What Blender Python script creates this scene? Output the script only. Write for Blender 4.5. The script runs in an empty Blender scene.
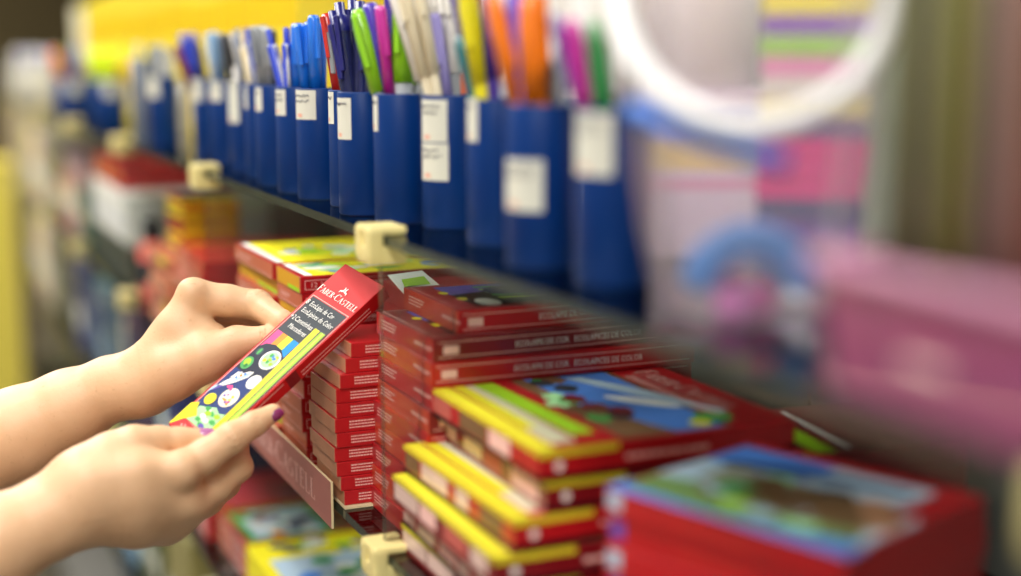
import bpy, math, random
import numpy as np
from mathutils import Vector, Matrix, Quaternion
random.seed(7)
S = bpy.context.scene
COL = S.collection
R = math.radians

# ------------------------------------------------------------------ camera
FPX = 1418.0
CAM = Vector((0, 0, 1.35)); YAW = R(23.5); PIT = R(9.33)
cd = bpy.data.cameras.new('camera'); cam = bpy.data.objects.new('camera', cd); COL.objects.link(cam)
cam.location = CAM; cam.rotation_euler = (math.pi/2 - PIT, 0, -YAW)
cd.sensor_width = 36; cd.lens = FPX/1021*36; cd.clip_start = .02
cd.dof.use_dof = True; cd.dof.focus_distance = 1.15; cd.dof.aperture_fstop = 1.45
S.camera = cam
FW = Vector((math.sin(YAW)*math.cos(PIT), math.cos(YAW)*math.cos(PIT), -math.sin(PIT)))
RT = Vector((math.cos(YAW), -math.sin(YAW), 0)); UP = RT.cross(FW)
def ray(x, y): return FW + RT*((x-510.5)/FPX) - UP*((y-288)/FPX)
def atD(x, y, d): return CAM + ray(x, y)*d          # surveying helpers: a sight line met with a known plane
def atX(x, y, X): r = ray(x, y); return CAM + r*(X/r.x)
def atY(x, y, Y): r = ray(x, y); return CAM + r*(Y/r.y)
def atZ(x, y, Z): r = ray(x, y); return CAM + r*((Z-CAM.z)/r.z)
def depth(p): return (Vector(p)-CAM).dot(FW)

# ------------------------------------------------------------------ materials
def lin(c): return tuple(((v/255)/12.92 if v/255 <= .04045 else ((v/255+.055)/1.055)**2.4) for v in c)
MATS = {}
def mat(name, rgb, rough=.45, coat=0, var=.06, scale=60, spec=.5, metal=0, sss=0, trans=0, bump=0):
    key = (name,)
    if key in MATS: return MATS[key]
    m = bpy.data.materials.new(name); m.use_nodes = True
    nt = m.node_tree; b = nt.nodes['Principled BSDF']
    c = lin(rgb)
    n = nt.nodes.new('ShaderNodeTexNoise'); n.inputs['Scale'].default_value = scale; n.inputs['Detail'].default_value = 3
    tc = nt.nodes.new('ShaderNodeTexCoord'); nt.links.new(tc.outputs['Object'], n.inputs['Vector'])
    mx = nt.nodes.new('ShaderNodeMix'); mx.data_type = 'RGBA'
    mx.inputs[6].default_value = (*[max(0, v*(1-var)) for v in c], 1)
    mx.inputs[7].default_value = (*[min(1, v*(1+var)) for v in c], 1)
    nt.links.new(n.outputs['Fac'], mx.inputs[0]); nt.links.new(mx.outputs[2], b.inputs['Base Color'])
    b.inputs['Roughness'].default_value = rough; b.inputs['Coat Weight'].default_value = coat
    b.inputs['Coat Roughness'].default_value = .12; b.inputs['Metallic'].default_value = metal
    if name.endswith('_ink'): spec = min(spec, .15)
    b.inputs['Specular IOR Level'].default_value = spec
    if sss:
        b.inputs['Subsurface Weight'].default_value = sss; b.inputs['Subsurface Scale'].default_value = .006
        b.inputs['Subsurface Radius'].default_value = (1, .35, .2)
    if trans: b.inputs['Transmission Weight'].default_value = trans
    if bump:
        bp = nt.nodes.new('ShaderNodeBump'); bp.inputs['Strength'].default_value = bump; bp.inputs['Distance'].default_value = .002
        nt.links.new(n.outputs['Fac'], bp.inputs['Height']); nt.links.new(bp.outputs['Normal'], b.inputs['Normal'])
    MATS[key] = m; return m
def glass(name, tint=(235, 242, 240), base=.05, milk=0, milkcol=(230, 230, 235)):
    key = (name,)
    if key in MATS: return MATS[key]
    m = bpy.data.materials.new(name); m.use_nodes = True; nt = m.node_tree; nt.nodes.clear()
    out = nt.nodes.new('ShaderNodeOutputMaterial'); t = nt.nodes.new('ShaderNodeBsdfTransparent'); t.inputs[0].default_value = (*lin(tint), 1)
    g = nt.nodes.new('ShaderNodeBsdfGlossy'); g.inputs['Roughness'].default_value = .05
    fr = nt.nodes.new('ShaderNodeFresnel'); fr.inputs[0].default_value = 1.45
    mm = nt.nodes.new('ShaderNodeMixShader'); nt.links.new(fr.outputs[0], mm.inputs[0])
    src = t.outputs[0]
    if milk:
        d = nt.nodes.new('ShaderNodeBsdfDiffuse'); d.inputs[0].default_value = (*lin(milkcol), 1)
        tl = nt.nodes.new('ShaderNodeBsdfTranslucent'); tl.inputs[0].default_value = (*lin(milkcol), 1)
        ad = nt.nodes.new('ShaderNodeMixShader'); ad.inputs[0].default_value = .5
        nt.links.new(d.outputs[0], ad.inputs[1]); nt.links.new(tl.outputs[0], ad.inputs[2])
        m2 = nt.nodes.new('ShaderNodeMixShader'); m2.inputs[0].default_value = milk
        nt.links.new(t.outputs[0], m2.inputs[1]); nt.links.new(ad.outputs[0], m2.inputs[2]); src = m2.outputs[0]
    nt.links.new(src, mm.inputs[1]); nt.links.new(g.outputs[0], mm.inputs[2]); nt.links.new(mm.outputs[0], out.inputs[0])
    MATS[key] = m; return m

RED = mat('red_print_card', (178, 20, 28), .36, .3, .05)
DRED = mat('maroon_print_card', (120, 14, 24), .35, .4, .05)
ORED = mat('orange_red_card', (196, 62, 34), .35, .4, .05)
TAN = mat('tan_card', (192, 134, 100), .45, .3, .1)
KORA = mat('dull_orange_card', (196, 104, 70), .4, .3, .08)
WHITE = mat('white_ink', (240, 238, 232), .5, 0, .02)
CREAMINK = mat('pale_ink', (236, 190, 182), .5, 0, .02)
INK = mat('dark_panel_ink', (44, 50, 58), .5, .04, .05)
BLACK = mat('black_ink', (22, 20, 24), .4, .2, .05)
NAVY = mat('navy_ink', (30, 46, 96), .5, .04, .08)
BLUEI = mat('sky_blue_ink', (78, 130, 214), .5, .04, .15, 40)
LBLUE = mat('light_blue_ink', (172, 194, 214), .5, .04, .1, 40)
YEL = mat('yellow_ink', (232, 218, 34), .5, .04, .05)
LIME = mat('lime_ink', (160, 204, 40), .5, .04, .06)
GREENI = mat('green_ink', (70, 160, 80), .5, .04, .15)
MINT = mat('mint_ink', (168, 220, 160), .5, .04, .2, 90)
PINKI = mat('pink_ink', (238, 70, 140), .5, .04, .05)
ORANGEI = mat('orange_ink', (244, 142, 34), .5, .04, .05)
BROWNI = mat('brown_ink', (120, 90, 62), .4, .3, .25, 60)
PURPLEI = mat('purple_ink', (98, 80, 170), .5, .04, .1)
CREAMP = mat('cream_clip_plastic', (230, 214, 146), .4, 0, .03)
CUPB = mat('blue_pvc_plastic', (0, 46, 110), .42, 0, .04, spec=.18)
LABEL = mat('white_paper_label', (216, 215, 202), .7, 0, .03)
SHELFG = glass('clear_shelf_glass', (243, 248, 246))
EDGEG = glass('shelf_glass_edge', (120, 132, 120), milk=.45, milkcol=(120, 128, 112))
DIVG = glass('clear_divider_glass', (243, 246, 244), milk=.04, milkcol=(200, 190, 180))
CLEARP = glass('clear_plastic', (246, 246, 248), milk=.25, milkcol=(238, 232, 238))

# ------------------------------------------------------------------ mesh builder
class MB:
    def __init__(s): s.v = []; s.f = []; s.m = []; s.mats = []; s.sm = []
    def mi(s, m):
        if m not in s.mats: s.mats.append(m)
        return s.mats.index(m)
    def add(s, vs, fs, m, smooth=False, T=None):
        o = len(s.v)
        s.v += [tuple(T @ Vector(v)) if T is not None else tuple(v) for v in vs]
        k = s.mi(m)
        for f in fs: s.f.append([o+i for i in f]); s.m.append(k); s.sm.append(smooth)
        return s
    def box(s, x0, x1, y0, y1, z0, z1, m, T=None, sides=None, bev=0):
        """box; bev chamfers all edges; sides maps '-x','+x','-y','+y','-z','+z' to materials"""
        sides = sides or {}
        if not bev:
            vs = [(x, y, z) for x in (x0, x1) for y in (y0, y1) for z in (z0, z1)]
            F = {'-x': (0, 1, 3, 2), '+x': (4, 6, 7, 5), '-y': (0, 4, 5, 1), '+y': (2, 3, 7, 6), '-z': (0, 2, 6, 4), '+z': (1, 5, 7, 3)}
            o = len(s.v); s.v += [tuple(T @ Vector(v)) if T is not None else v for v in vs]
            for k, f in F.items():
                s.f.append([o+i for i in f]); s.m.append(s.mi(sides.get(k, m))); s.sm.append(False)
            return s
        import bmesh
        bm = bmesh.new(); bmesh.ops.create_cube(bm, size=1)
        for v in bm.verts:
            v.co = Vector((x0 if v.co.x < 0 else x1, y0 if v.co.y < 0 else y1, z0 if v.co.z < 0 else z1))
        bmesh.ops.bevel(bm, geom=bm.edges[:], offset=bev, segments=2, affect='EDGES', profile=.5)
        bm.verts.ensure_lookup_table(); o = len(s.v)
        s.v += [tuple(T @ v.co) if T is not None else tuple(v.co) for v in bm.verts]
        for f in bm.faces:
            n = f.normal; k = None
            for nm, ax in (('-x', (-1, 0, 0)), ('+x', (1, 0, 0)), ('-y', (0, -1, 0)), ('+y', (0, 1, 0)), ('-z', (0, 0, -1)), ('+z', (0, 0, 1))):
                if n.dot(Vector(ax)) > .8: k = nm
            s.f.append([o+v.index for v in f.verts]); s.m.append(s.mi(sides.get(k, m))); s.sm.append(False)
        bm.free(); return s
    def lathe(s, prof, m, n=28, T=None, smooth=True, sx=1, sy=1, a0=0, a1=2*math.pi):
        full = abs(a1-a0-2*math.pi) < 1e-6; k = n if full else n+1
        vs = []; fs = []
        for (r, z) in prof:
            for i in range(k):
                a = a0+(a1-a0)*i/n; vs.append((r*math.cos(a)*sx, r*math.sin(a)*sy, z))
        for j in range(len(prof)-1):
            for i in range(n):
                i2 = (i+1) % k
                fs.append((j*k+i, j*k+i2, (j+1)*k+i2, (j+1)*k+i))
        return s.add(vs, fs, m, smooth, T)
    def tube(s, pts, rad, m, n=8, T=None, flat=1.0):
        pts = [Vector(p) for p in pts]; vs = []; fs = []
        rads = rad if isinstance(rad, (list, tuple)) else [rad]*len(pts)
        up = Vector((0, 0, 1))
        for i, p in enumerate(pts):
            t = (pts[min(i+1, len(pts)-1)]-pts[max(i-1, 0)]).normalized()
            a = t.cross(up)
            if a.length < .05: a = t.cross(Vector((1, 0, 0)))
            a.normalize(); b = a.cross(t)
            for k in range(n):
                q = 2*math.pi*k/n; vs.append(p+a*math.cos(q)*rads[i]+b*math.sin(q)*rads[i]*flat)
        for i in range(len(pts)-1):
            for k in range(n):
                fs.append((i*n+k, i*n+(k+1) % n, (i+1)*n+(k+1) % n, (i+1)*n+k))
        fs.append(tuple(range(n-1, -1, -1))); fs.append(tuple((len(pts)-1)*n+k for k in range(n)))
        return s.add(vs, fs, m, True, T)
    def poly(s, pts, m, T=None): return s.add(pts, [tuple(range(len(pts)))], m, False, T)
    def mesh(s, name):
        me = bpy.data.meshes.new(name); me.from_pydata(s.v, [], s.f)
        for m in s.mats: me.materials.append(m)
        me.polygons.foreach_set('material_index', s.m); me.polygons.foreach_set('use_smooth', s.sm); me.update(); return me
    def build(s, name, parent=None, loc=None): return link(s.mesh(name), name, parent, loc)
def link(me, name, parent=None, loc=None):
    o = bpy.data.objects.new(name, me); COL.objects.link(o)
    if parent is not None: o.parent = parent
    if loc is not None: o.location = loc
    return o
def tag(o, label, cat, group=None):
    o['label'] = label; o['category'] = cat
    if group: o['group'] = group
    return o
def thing(name, label, cat, loc=(0, 0, 0), rz=0, group=None, quat=None):
    o = bpy.data.objects.new(name, None); COL.objects.link(o); o.empty_display_size = .02
    o.location = loc
    if quat is not None: o.rotation_mode = 'QUATERNION'; o.rotation_quaternion = quat
    else: o.rotation_euler = (0, 0, rz)
    return tag(o, label, cat, group)
def struct(o): o['kind'] = 'structure'; return o
ORD = ['topmost', 'second from the top', 'third from the top', 'fourth from the top', 'fifth from the top', 'sixth from the top', 'seventh from the top',
       'eighth from the top', 'ninth from the top', 'tenth from the top', 'eleventh from the top', 'twelfth from the top', 'thirteenth from the top']

# ------------------------------------------------------------------ prints: flat ink shapes on a face
TXT = {}
def text_geo(string, bold=False):
    if string in TXT: return TXT[string]
    cu = bpy.data.curves.new('t', 'FONT'); cu.body = string; cu.resolution_u = 2; cu.size = 1
    o = bpy.data.objects.new('t', cu); COL.objects.link(o)
    bpy.context.view_layer.update()
    me = bpy.data.meshes.new_from_object(o.evaluated_get(bpy.context.evaluated_depsgraph_get()))
    vs = [tuple(v.co) for v in me.vertices]; fs = [tuple(p.vertices) for p in me.polygons]
    bpy.data.objects.remove(o); bpy.data.meshes.remove(me); bpy.data.curves.remove(cu)
    x0 = min(v[0] for v in vs); x1 = max(v[0] for v in vs)
    vs = [(v[0]-x0, v[1], 0) for v in vs]
    TXT[string] = (vs, fs, x1-x0); return TXT[string]
# serif capitals drawn as strokes with serifs (unit cap height)
def serif_geo(string):
    quads = []; x = 0
    def bar(xa, ya, xb, yb, w): # thick stroke
        d = Vector((xb-xa, yb-ya)); n = Vector((-d.y, d.x)).normalized()*w/2
        quads.append([(xa+n.x, ya+n.y), (xa-n.x, ya-n.y), (xb-n.x, yb-n.y), (xb+n.x, yb+n.y)])
    def ser(cx, y, w=.3): quads.append([(cx-w/2, y-.03), (cx+w/2, y-.03), (cx+w/2, y+.03), (cx-w/2, y+.03)])
    def arc(cx, cy, rx, ry, a0, a1, w0, w1, n=10):
        P = []
        for i in range(n+1):
            a = R(a0+(a1-a0)*i/n); w = w0+(w1-w0)*abs(math.cos(a))
            P.append(((cx+(rx+w/2)*math.cos(a), cy+(ry+w/2*.6)*math.sin(a)), (cx+(rx-w/2)*math.cos(a), cy+(ry-w/2*.6)*math.sin(a))))
        for i in range(n): quads.append([P[i][0], P[i][1], P[i+1][1], P[i+1][0]])
    start = 0
    for i, ch in enumerate(string):
        h0 = len(quads); big = i in (0, 6)
        if ch == 'F': bar(.15, 0, .15, 1, .15); bar(.15, .96, .6, .96, .07); bar(.15, .52, .48, .52, .07); ser(.15, .03); bar(.58, .98, .58, .76, .06); w = .66
        elif ch == 'A': bar(.08, 0, .38, 1, .07); bar(.38, 1, .7, 0, .15); bar(.2, .36, .56, .36, .06); ser(.08, .03, .24); ser(.7, .03, .28); w = .82
        elif ch == 'B': bar(.15, 0, .15, 1, .15); arc(.25, .75, .22, .22, 90, -90, .06, .14); arc(.25, .27, .27, .25, 90, -90, .06, .15); bar(.1, .98, .27, .98, .06); bar(.1, .02, .27, .02, .06); w = .66
        elif ch == 'E': bar(.15, 0, .15, 1, .15); bar(.05, .97, .58, .97, .06); bar(.15, .52, .46, .52, .06); bar(.05, .03, .6, .03, .06); bar(.57, .98, .57, .8, .05); bar(.59, .02, .59, .22, .05); w = .68
        elif ch == 'R': bar(.15, 0, .15, 1, .15); arc(.27, .75, .23, .23, 90, -90, .06, .14); bar(.3, .5, .66, 0, .14); ser(.15, .03); bar(.08, .98, .28, .98, .06); w = .72
        elif ch == '-': bar(.06, .42, .3, .42, .1); w = .36
        elif ch == 'C': arc(.45, .5, .38, .47, 50, 310, .05, .15, 16); bar(.7, .95, .7, .7, .05); w = .84
        elif ch == 'S': arc(.32, .74, .2, .23, 30, 250, .07, .13); arc(.32, .26, .22, .24, 70, -150, .07, .14); w = .64
        elif ch == 'T': bar(.38, 0, .38, 1, .15); bar(.05, .97, .71, .97, .06); bar(.07, .98, .07, .78, .05); bar(.69, .98, .69, .78, .05); ser(.38, .03); w = .78
        elif ch == 'L': bar(.15, 0, .15, 1, .15); bar(.08, .03, .58, .03, .06); bar(.57, .02, .57, .25, .05); ser(.15, .97); w = .64
        else: w = .4
        k = 1.25 if big else 1.0
        for q in quads[h0:]:
            for j in range(4): q[j] = (x+q[j][0]*k, q[j][1]*k)
        x += w*k+.05
    vs = [(p[0], p[1], 0) for q in quads for p in q]; fs = [tuple(range(4*i, 4*i+4)) for i in range(len(quads))]
    return vs, fs, x
class Print:
    """ink on a face: origin o, axes u (reading direction) and v (up), in metres of the parent's frame"""
    def __init__(s, o, u, v):
        s.o = Vector(o); s.u = Vector(u).normalized(); s.v = Vector(v).normalized(); s.n = s.u.cross(s.v); s.mb = MB(); s.k = 1
    def p(s, a, b, k=None): return s.o + s.u*a + s.v*b + s.n*(.00006+.00005*(k or s.k))
    def poly(s, pts, m, k=None): s.k += .25; s.mb.poly([s.p(a, b, k) for a, b in pts], m)
    def rect(s, a0, a1, b0, b1, m): s.poly([(a0, b0), (a1, b0), (a1, b1), (a0, b1)], m)
    def ell(s, a, b, ra, rb, m, rot=0, n=20):
        c, q = math.cos(R(rot)), math.sin(R(rot))
        s.poly([(a+ra*math.cos(t)*c-rb*math.sin(t)*q, b+ra*math.cos(t)*q+rb*math.sin(t)*c) for t in [2*math.pi*i/n for i in range(n)]], m)
    def blob(s, a, b, ra, rb, m, rnd, n=14):
        s.poly([(a+ra*math.cos(2*math.pi*i/n)*rnd.uniform(.7, 1.1), b+rb*math.sin(2*math.pi*i/n)*rnd.uniform(.7, 1.1)) for i in range(n)], m)
    def frame(s, a0, a1, b0, b1, w, m):
        s.rect(a0, a1, b0, b0+w, m); s.rect(a0, a1, b1-w, b1, m); s.rect(a0, a0+w, b0, b1, m); s.rect(a1-w, a1, b0, b1, m)
    def text(s, string, a, b, h, m, width=None, serif=False, cx=False):
        vs, fs, w = serif_geo(string) if serif else text_geo(string)
        k = h/(1.0 if serif else .73); kx = width/w if width else k
        if cx: a = a-w*kx/2
        s.k += .25
        s.mb.add([s.p(a+x*kx, b+y*k) for x, y, _ in vs], fs, m)
    def micro(s, a0, a1, b, h, m, rnd):
        s.k += .05; a = a0
        while a < a1:
            w = rnd.uniform(.6, 2.2)*h; s.mb.poly([s.p(a, b), s.p(min(a+w, a1), b), s.p(min(a+w, a1), b+h), s.p(a, b+h)], m); a += w+.35*h
    def build(s, name, parent): return s.mb.build(name, parent)

# ------------------------------------------------------------------ room shell
wall_m = mat('olive_brown_wall', (92, 78, 42), .7, 0, .3, 1.2)
pale_m = mat('pale_plaster', (216, 213, 204), .7, 0, .05, 3)
floor_m = mat('beige_floor_tile', (74, 68, 60), .4, 0, .08, 4)
X0, X1, Y0, Y1, ZC = -2.0, 1.9, -1.6, 8.5, 2.8
struct(MB().box(X0, X1, Y0, Y1, -.06, 0, floor_m).build('floor'))
struct(MB().box(X0, X1, Y0, Y1, ZC, ZC+.06, pale_m).build('ceiling'))
struct(MB().box(X0-.06, X0, Y0, Y1, 0, ZC, pale_m).build('wall_left'))
struct(MB().box(X1, X1+.06, Y0, Y1, 0, ZC, wall_m).build('wall_right'))
struct(MB().box(X0, X1, Y1, Y1+.06, 0, ZC, wall_m).build('wall_far'))
struct(MB().box(X0, X1, Y0-.06, Y0, 0, ZC, pale_m).build('wall_near'))
# ceiling lamps over the aisle: fluorescent panels
diff = bpy.data.materials.new('lamp_diffuser'); diff.use_nodes = True
bd = diff.node_tree.nodes['Principled BSDF']; bd.inputs['Emission Color'].default_value = (1, .98, .93, 1); bd.inputs['Emission Strength'].default_value = 4
def lamp(x, y, w, l, e, lab):
    t = thing('ceiling_lamp', lab, 'lamp', (x, y, ZC), 0, 'ceiling lamps over the aisle')
    MB().box(-w/2-.03, w/2+.03, -l/2-.03, l/2+.03, -.05, 0, pale_m).build('housing', t)
    MB().box(-w/2, w/2, -l/2, l/2, -.056, -.05, diff).build('diffuser', t)
    ld = bpy.data.lights.new('lamp_light', 'AREA'); ld.shape = 'RECTANGLE'; ld.size = w; ld.size_y = l; ld.energy = e; ld.color = (1, .98, .93)
    lo = bpy.data.objects.new('lamp_light', ld); COL.objects.link(lo); lo.parent = t; lo.location = (0, 0, -.07)
for i, y in enumerate((-.4, 1.6, 3.6, 5.8)):
    lamp(-.50, y, .45, 1.4, (44, 32, 44, 58)[i], 'long white fluorescent ceiling panel over the aisle, '+['nearest the camera', 'above the person', 'past the person', 'at the far end'][i])
lamp(1.25, 1.6, .4, 1.4, 12, 'long white fluorescent ceiling panel behind the shelving')
w = bpy.data.worlds.new('World'); S.world = w; w.use_nodes = True
w.node_tree.nodes['Background'].inputs[0].default_value = (1, .98, .94, 1); w.node_tree.nodes['Background'].inputs[1].default_value = .05

# ------------------------------------------------------------------ shelving
XF, XB = .310, .68
Z3, Z2, Z1, Z0 = 1.226, .994, .765, .50
YD = [-.283, .287, .946, 1.556, 2.16, 2.77, 3.38, 4.15]
sh = {Z3: 'upper glass shelf carrying the row of blue pen cups', Z2: 'glass shelf carrying the red pencil box stacks',
      Z1: 'glass shelf below the printed card strip', Z0: 'lowest glass shelf near the floor'}
for z, lab in sh.items():
    m = MB(); m.box(XF, XB, YD[0], YD[-1], z-.007, z, SHELFG, sides={'-x': EDGEG, '+x': EDGEG, '-y': EDGEG, '+y': EDGEG})
    tag(m.build('glass_shelf'), lab, 'shelf')
# uprights / back
steel = mat('grey_painted_steel', (112, 110, 106), .5, 0, .06, 8)
bp = thing('back_panel', 'grey steel back panel closing the shelving behind the boxes', 'panel')
MB().box(XB+.004, XB+.02, YD[0], YD[-1], 0, Z3+.03, steel).build('sheet', bp)
for y in YD: MB().box(XB+.0205, XB+.05, y-.015, y+.015, 0, Z3+.06, steel).build('upright', bp)
MB().box(XF+.02, XB, YD[0], YD[-1], .0, .08, steel).build('plinth', bp)
DLAB = {0: 'closest to the red stack in front', 1: 'under the pink basket', 2: 'at the end of the printed card strip', 3: 'beside the orange edged box stack', 4: 'before the white carton', 5: 'past the white carton', 6: 'before the last compartment', 7: 'at the far end of the shelving'}
for i, y in enumerate(YD):
    if i == 0: continue
    for (za, zb, lv) in ((Z2, Z3, 'upper'), (Z1, Z2, 'middle'), (Z0, Z1, 'lower')):
        if i == 1 and lv != 'upper': continue
        m = MB(); m.box(XF+.001, XB, y-.0025, y+.0025, za+.0005, zb-.0075, DIVG, sides={'-x': EDGEG, '+x': EDGEG})
        tag(m.build('glass_divider'), f'clear glass divider in the {lv} tier, {DLAB[i]}', 'divider')
def clip(y, z, lab):
    t = thing('shelf_clip', lab, 'clip', (XF, y, z-.004), 0, 'cream shelf clips')
    m = MB()
    for (ya, yb, za, zb, xo) in ((-.0165, -.004, -.014, .010, -.013), (.004, .0165, -.014, .010, -.013)):
        m.box(xo, -.0008, ya, yb, za, zb, CREAMP, bev=.003)
    m.box(-.010, -.0008, -.006, .006, -.012, .007, CREAMP, bev=.0015)
    m.build('body', t)
    MB().box(-.012, .016, -.016, .016, .0045, .0105, CREAMP, bev=.002).build('upper_jaw', t)
    MB().box(-.012, .016, -.016, .016, -.0165, -.0035, CREAMP, bev=.002).build('lower_jaw', t)
for i, y in enumerate(YD[1:]):
    w_ = ['under the corner of the pink basket', 'just above the held box', 'below the row of dark pens', 'below the clear far cup', 'below the far blue cups', 'below the far white cups', 'at the far end']
    clip(y, Z3, f'cream plastic clip on the upper shelf edge, {w_[i]}')
w2 = ['', 'beside the lowest yellow boxes', 'behind the raised hand', 'left of the orange edged stack', 'under the white carton', 'below the small far cartons', 'at the far end']
for i, y in enumerate(YD[1:]):
    if i: clip(y, Z2, f'cream plastic clip on the lower shelf edge, {w2[i]}')

# ------------------------------------------------------------------ pencil boxes
def micro_lines(pr, a0, b0, wid, h, n, seed, m=CREAMINK):
    rnd = random.Random(seed)
    for i in range(n): pr.micro(a0, a0+wid*(1 if i == 0 else rnd.uniform(.75, .95)), b0-i*h*2.2, h, m, rnd)
def carton(name, label, loc, rz, L, W, H, group=None, body=RED, sides=None, near=None, aisle=None, cover=None, cat='box', seed=0):
    """box lying flat: L along x (into the shelf), W along y, H high; origin at the middle of its aisle end"""
    t = thing(name, label, cat, loc, rz, group)
    MB().box(0, L, -W/2, W/2, 0, H, body, sides=sides, bev=.0006).build('carton', t)
    if near:
        p = Print((0, -W/2, 0), (1, 0, 0), (0, 0, 1)); near(p, L, H, seed); p.build('side_print', t)
    if aisle:
        p = Print((0, W/2, 0), (0, -1, 0), (0, 0, 1)); aisle(p, W, H, seed); p.build('end_lettering', t)
    if cover:
        p = Print((0, W/2, H), (0, -1, 0), (1, 0, 0)); cover(p, W, L, seed); p.build('cover_print', t)   # a: from far corner toward near along the aisle end, b: into the shelf
    return t
def near_small(p, L, H, s):
    micro_lines(p, .012, H*.68, .045, .0011, 3, s)
    p.rect(.07, .165, H*.2, H*.23, CREAMINK)
def near_long(p, L, H, s):
    p.rect(.004, L-.004, H*.80, H*.835, CREAMINK); p.rect(.004, L-.004, H*.16, H*.195, CREAMINK)
    p.text('ECOLAPIS DE COR   ECOLAPICES DE COLOR', .065, H*.36, H*.27, WHITE, width=.105)
    p.rect(.008, .02, H*.3, H*.66, CREAMINK)
def aisle_lines(p, W, H, s):
    rnd = random.Random(s)
    micro_lines(p, .012, H*.68, .035, .0012, 3, s); p.micro(.085, .12, H*.45, .0022, CREAMINK, rnd)
def aisle_frame(p, W, H, s):
    p.rect(.004, W-.004, H*.12, H*.16, CREAMINK); micro_lines(p, .01, H*.55, W*.4, .001, 2, s)

# column A: the neat red stack at the end of the tray
zt = Z2+.0025; LA, WA, HA = .172, .072, .0119
colA_y = 1.083
rnd = random.Random(3)
offs = [.006, .003, .001, -.001, -.001, -.001, 0, .001, .003, .008, .013]
N = 11
for i in range(N):
    k = N-1-i
    carton('pencil_box', f'slim red pencil box with tan sheen-tinted end in the neat stack, {ORD[k]}',
           (XF-.004+offs[i]+rnd.uniform(-.001, .001), colA_y+rnd.uniform(-.0015, .0015), zt+i*HA), R(rnd.uniform(-1, 1)), LA, WA, HA-.0002,
           'slim red boxes in the tray', RED, {'-x': TAN}, near=near_small, seed=i)  # tan ends paint the sheen of aisle light on red card
# column B (boxes with yellow end panels and a scenic cover) and C behind
def cover_scenic(p, a, b, s):
    rnd = random.Random(40+s)
    p.rect(.003, a-.003, .012, b-.012, YEL)
    for k in range(26):
        p.blob(rnd.uniform(.012, a-.012), rnd.uniform(.02, b-.025), rnd.uniform(.004, .012), rnd.uniform(.006, .02), rnd.choice([LBLUE, MINT, WHITE, LIME, BLUEI, GREENI, YEL]), rnd)
    p.rect(.003, a-.003, .005, .012, WHITE)
def near_12(p, L, H, s):
    p.frame(.004, .11, H*.22, H*.78, .0006, CREAMINK); p.text('12', .01, H*.36, H*.3, CREAMINK, width=.005); p.text('302', .018, H*.36, H*.3, CREAMINK, width=.009)
    p.micro(.03, .1, H*.38, .0028, CREAMINK, random.Random(s))
def aisle_yel(p, W, H, s): p.rect(.004, W-.003, H*.06, H*.96, YEL if s % 2 else mat('ochre_ink', (214, 160, 40), .4, .3)); p.rect(W*.5, W-.003, H*.06, H*.3, LIME)
HB = .0152; NB = 11
Bx = [.004, .003, .004, .002, .004, .003, .005, .004, .003, .002, .001]
for i in range(NB):
    k = NB-1-i
    carton('pencil_box', f'red box in the stack directly behind the held box, {ORD[k]}', (XF-.002+Bx[i]+rnd.uniform(-.002, .002), 1.205, zt+i*HB), R(rnd.uniform(-1, 1)), .172, .08, HB-.0002,
           'boxes behind the held box', RED, {'-x': KORA}, near=near_12, aisle=aisle_yel if k in (0, 2, 5) else aisle_frame, cover=cover_scenic if k == 0 else None, seed=i+k)
for i in range(NB):
    k = NB-1-i
    carton('pencil_box', f'orange ended red box in the stack above the lifted knuckles, {ORD[k]}', (XF+.001+rnd.uniform(-.003, .003), 1.3255, zt+i*HB), R(rnd.uniform(-1, 1)), .172, .15, HB-.0002,
           'orange ended boxes further along the tray', RED, {'-x': KORA}, aisle=aisle_yel if i % 4 == 1 else aisle_frame, cover=cover_scenic if k == 0 else None, seed=i+3)
# the tray card strip with raised lettering colour
lip_m = mat('rose_red_card_strip', (192, 112, 104), .3, .5, .04)
lt = thing('card_strip', 'rose red card strip with pale lettering on the shelf edge below the stacks', 'sign', (XF-.006, 1.06, 0))
m = MB(); m.box(0, .0022, 0, .48, .974, 1.013, mat('cream_card_edge', (226, 206, 160), .6), sides={'-x': lip_m}, bev=.0003); m.build('card', lt)
p = Print((0, .48, .974), (0, -1, 0), (0, 0, 1)); p.text('FABER-CASTELL', .2, .010, .017, CREAMINK, width=.235, serif=True); p.build('lettering', lt)
tr = MB(); tr.box(XF+.0005, .49, 1.043, 1.42, Z2+.0004, Z2+.0022, mat('cream_tray_card', (216, 200, 160), .6)); tag(tr.build('tray_sheet'), 'thin cream card sheet under the tray stacks', 'tray')

# the taller red stack behind the glass divider
HV = .0174; LV, WV = .215, .125
rnd = random.Random(11)
def cover_dark(p, a, b, s):
    p.frame(.004, a-.004, .004, b-.004, .0006, CREAMINK)
    p.rect(.012, a-.014, .02, .12, BLACK); p.poly([(.012, .02), (a*.45, .02), (a*.3, .09), (.012, .09)], PURPLEI)
    for k in range(5): p.poly([(.02+k*.013, .05), (.026+k*.013, .05), (.05+k*.013, .13), (.044+k*.013, .13)], [GREENI, LIME, MINT, GREENI, LIME][k])
    p.ell(a*.77, .035, .016, .009, WHITE); p.ell(a*.6, .022, .006, .004, YEL); p.ell(a*.35, .018, .005, .004, YEL); p.ell(a*.4, .07, .02, .02, NAVY)
    p.rect(.012, a-.014, .135, .185, DRED); p.text('FABER-CASTELL', .022, .15, .012, CREAMINK, width=a-.05, serif=True)
NV = 10
base = Vector((.334, .990, Z2))
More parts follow.
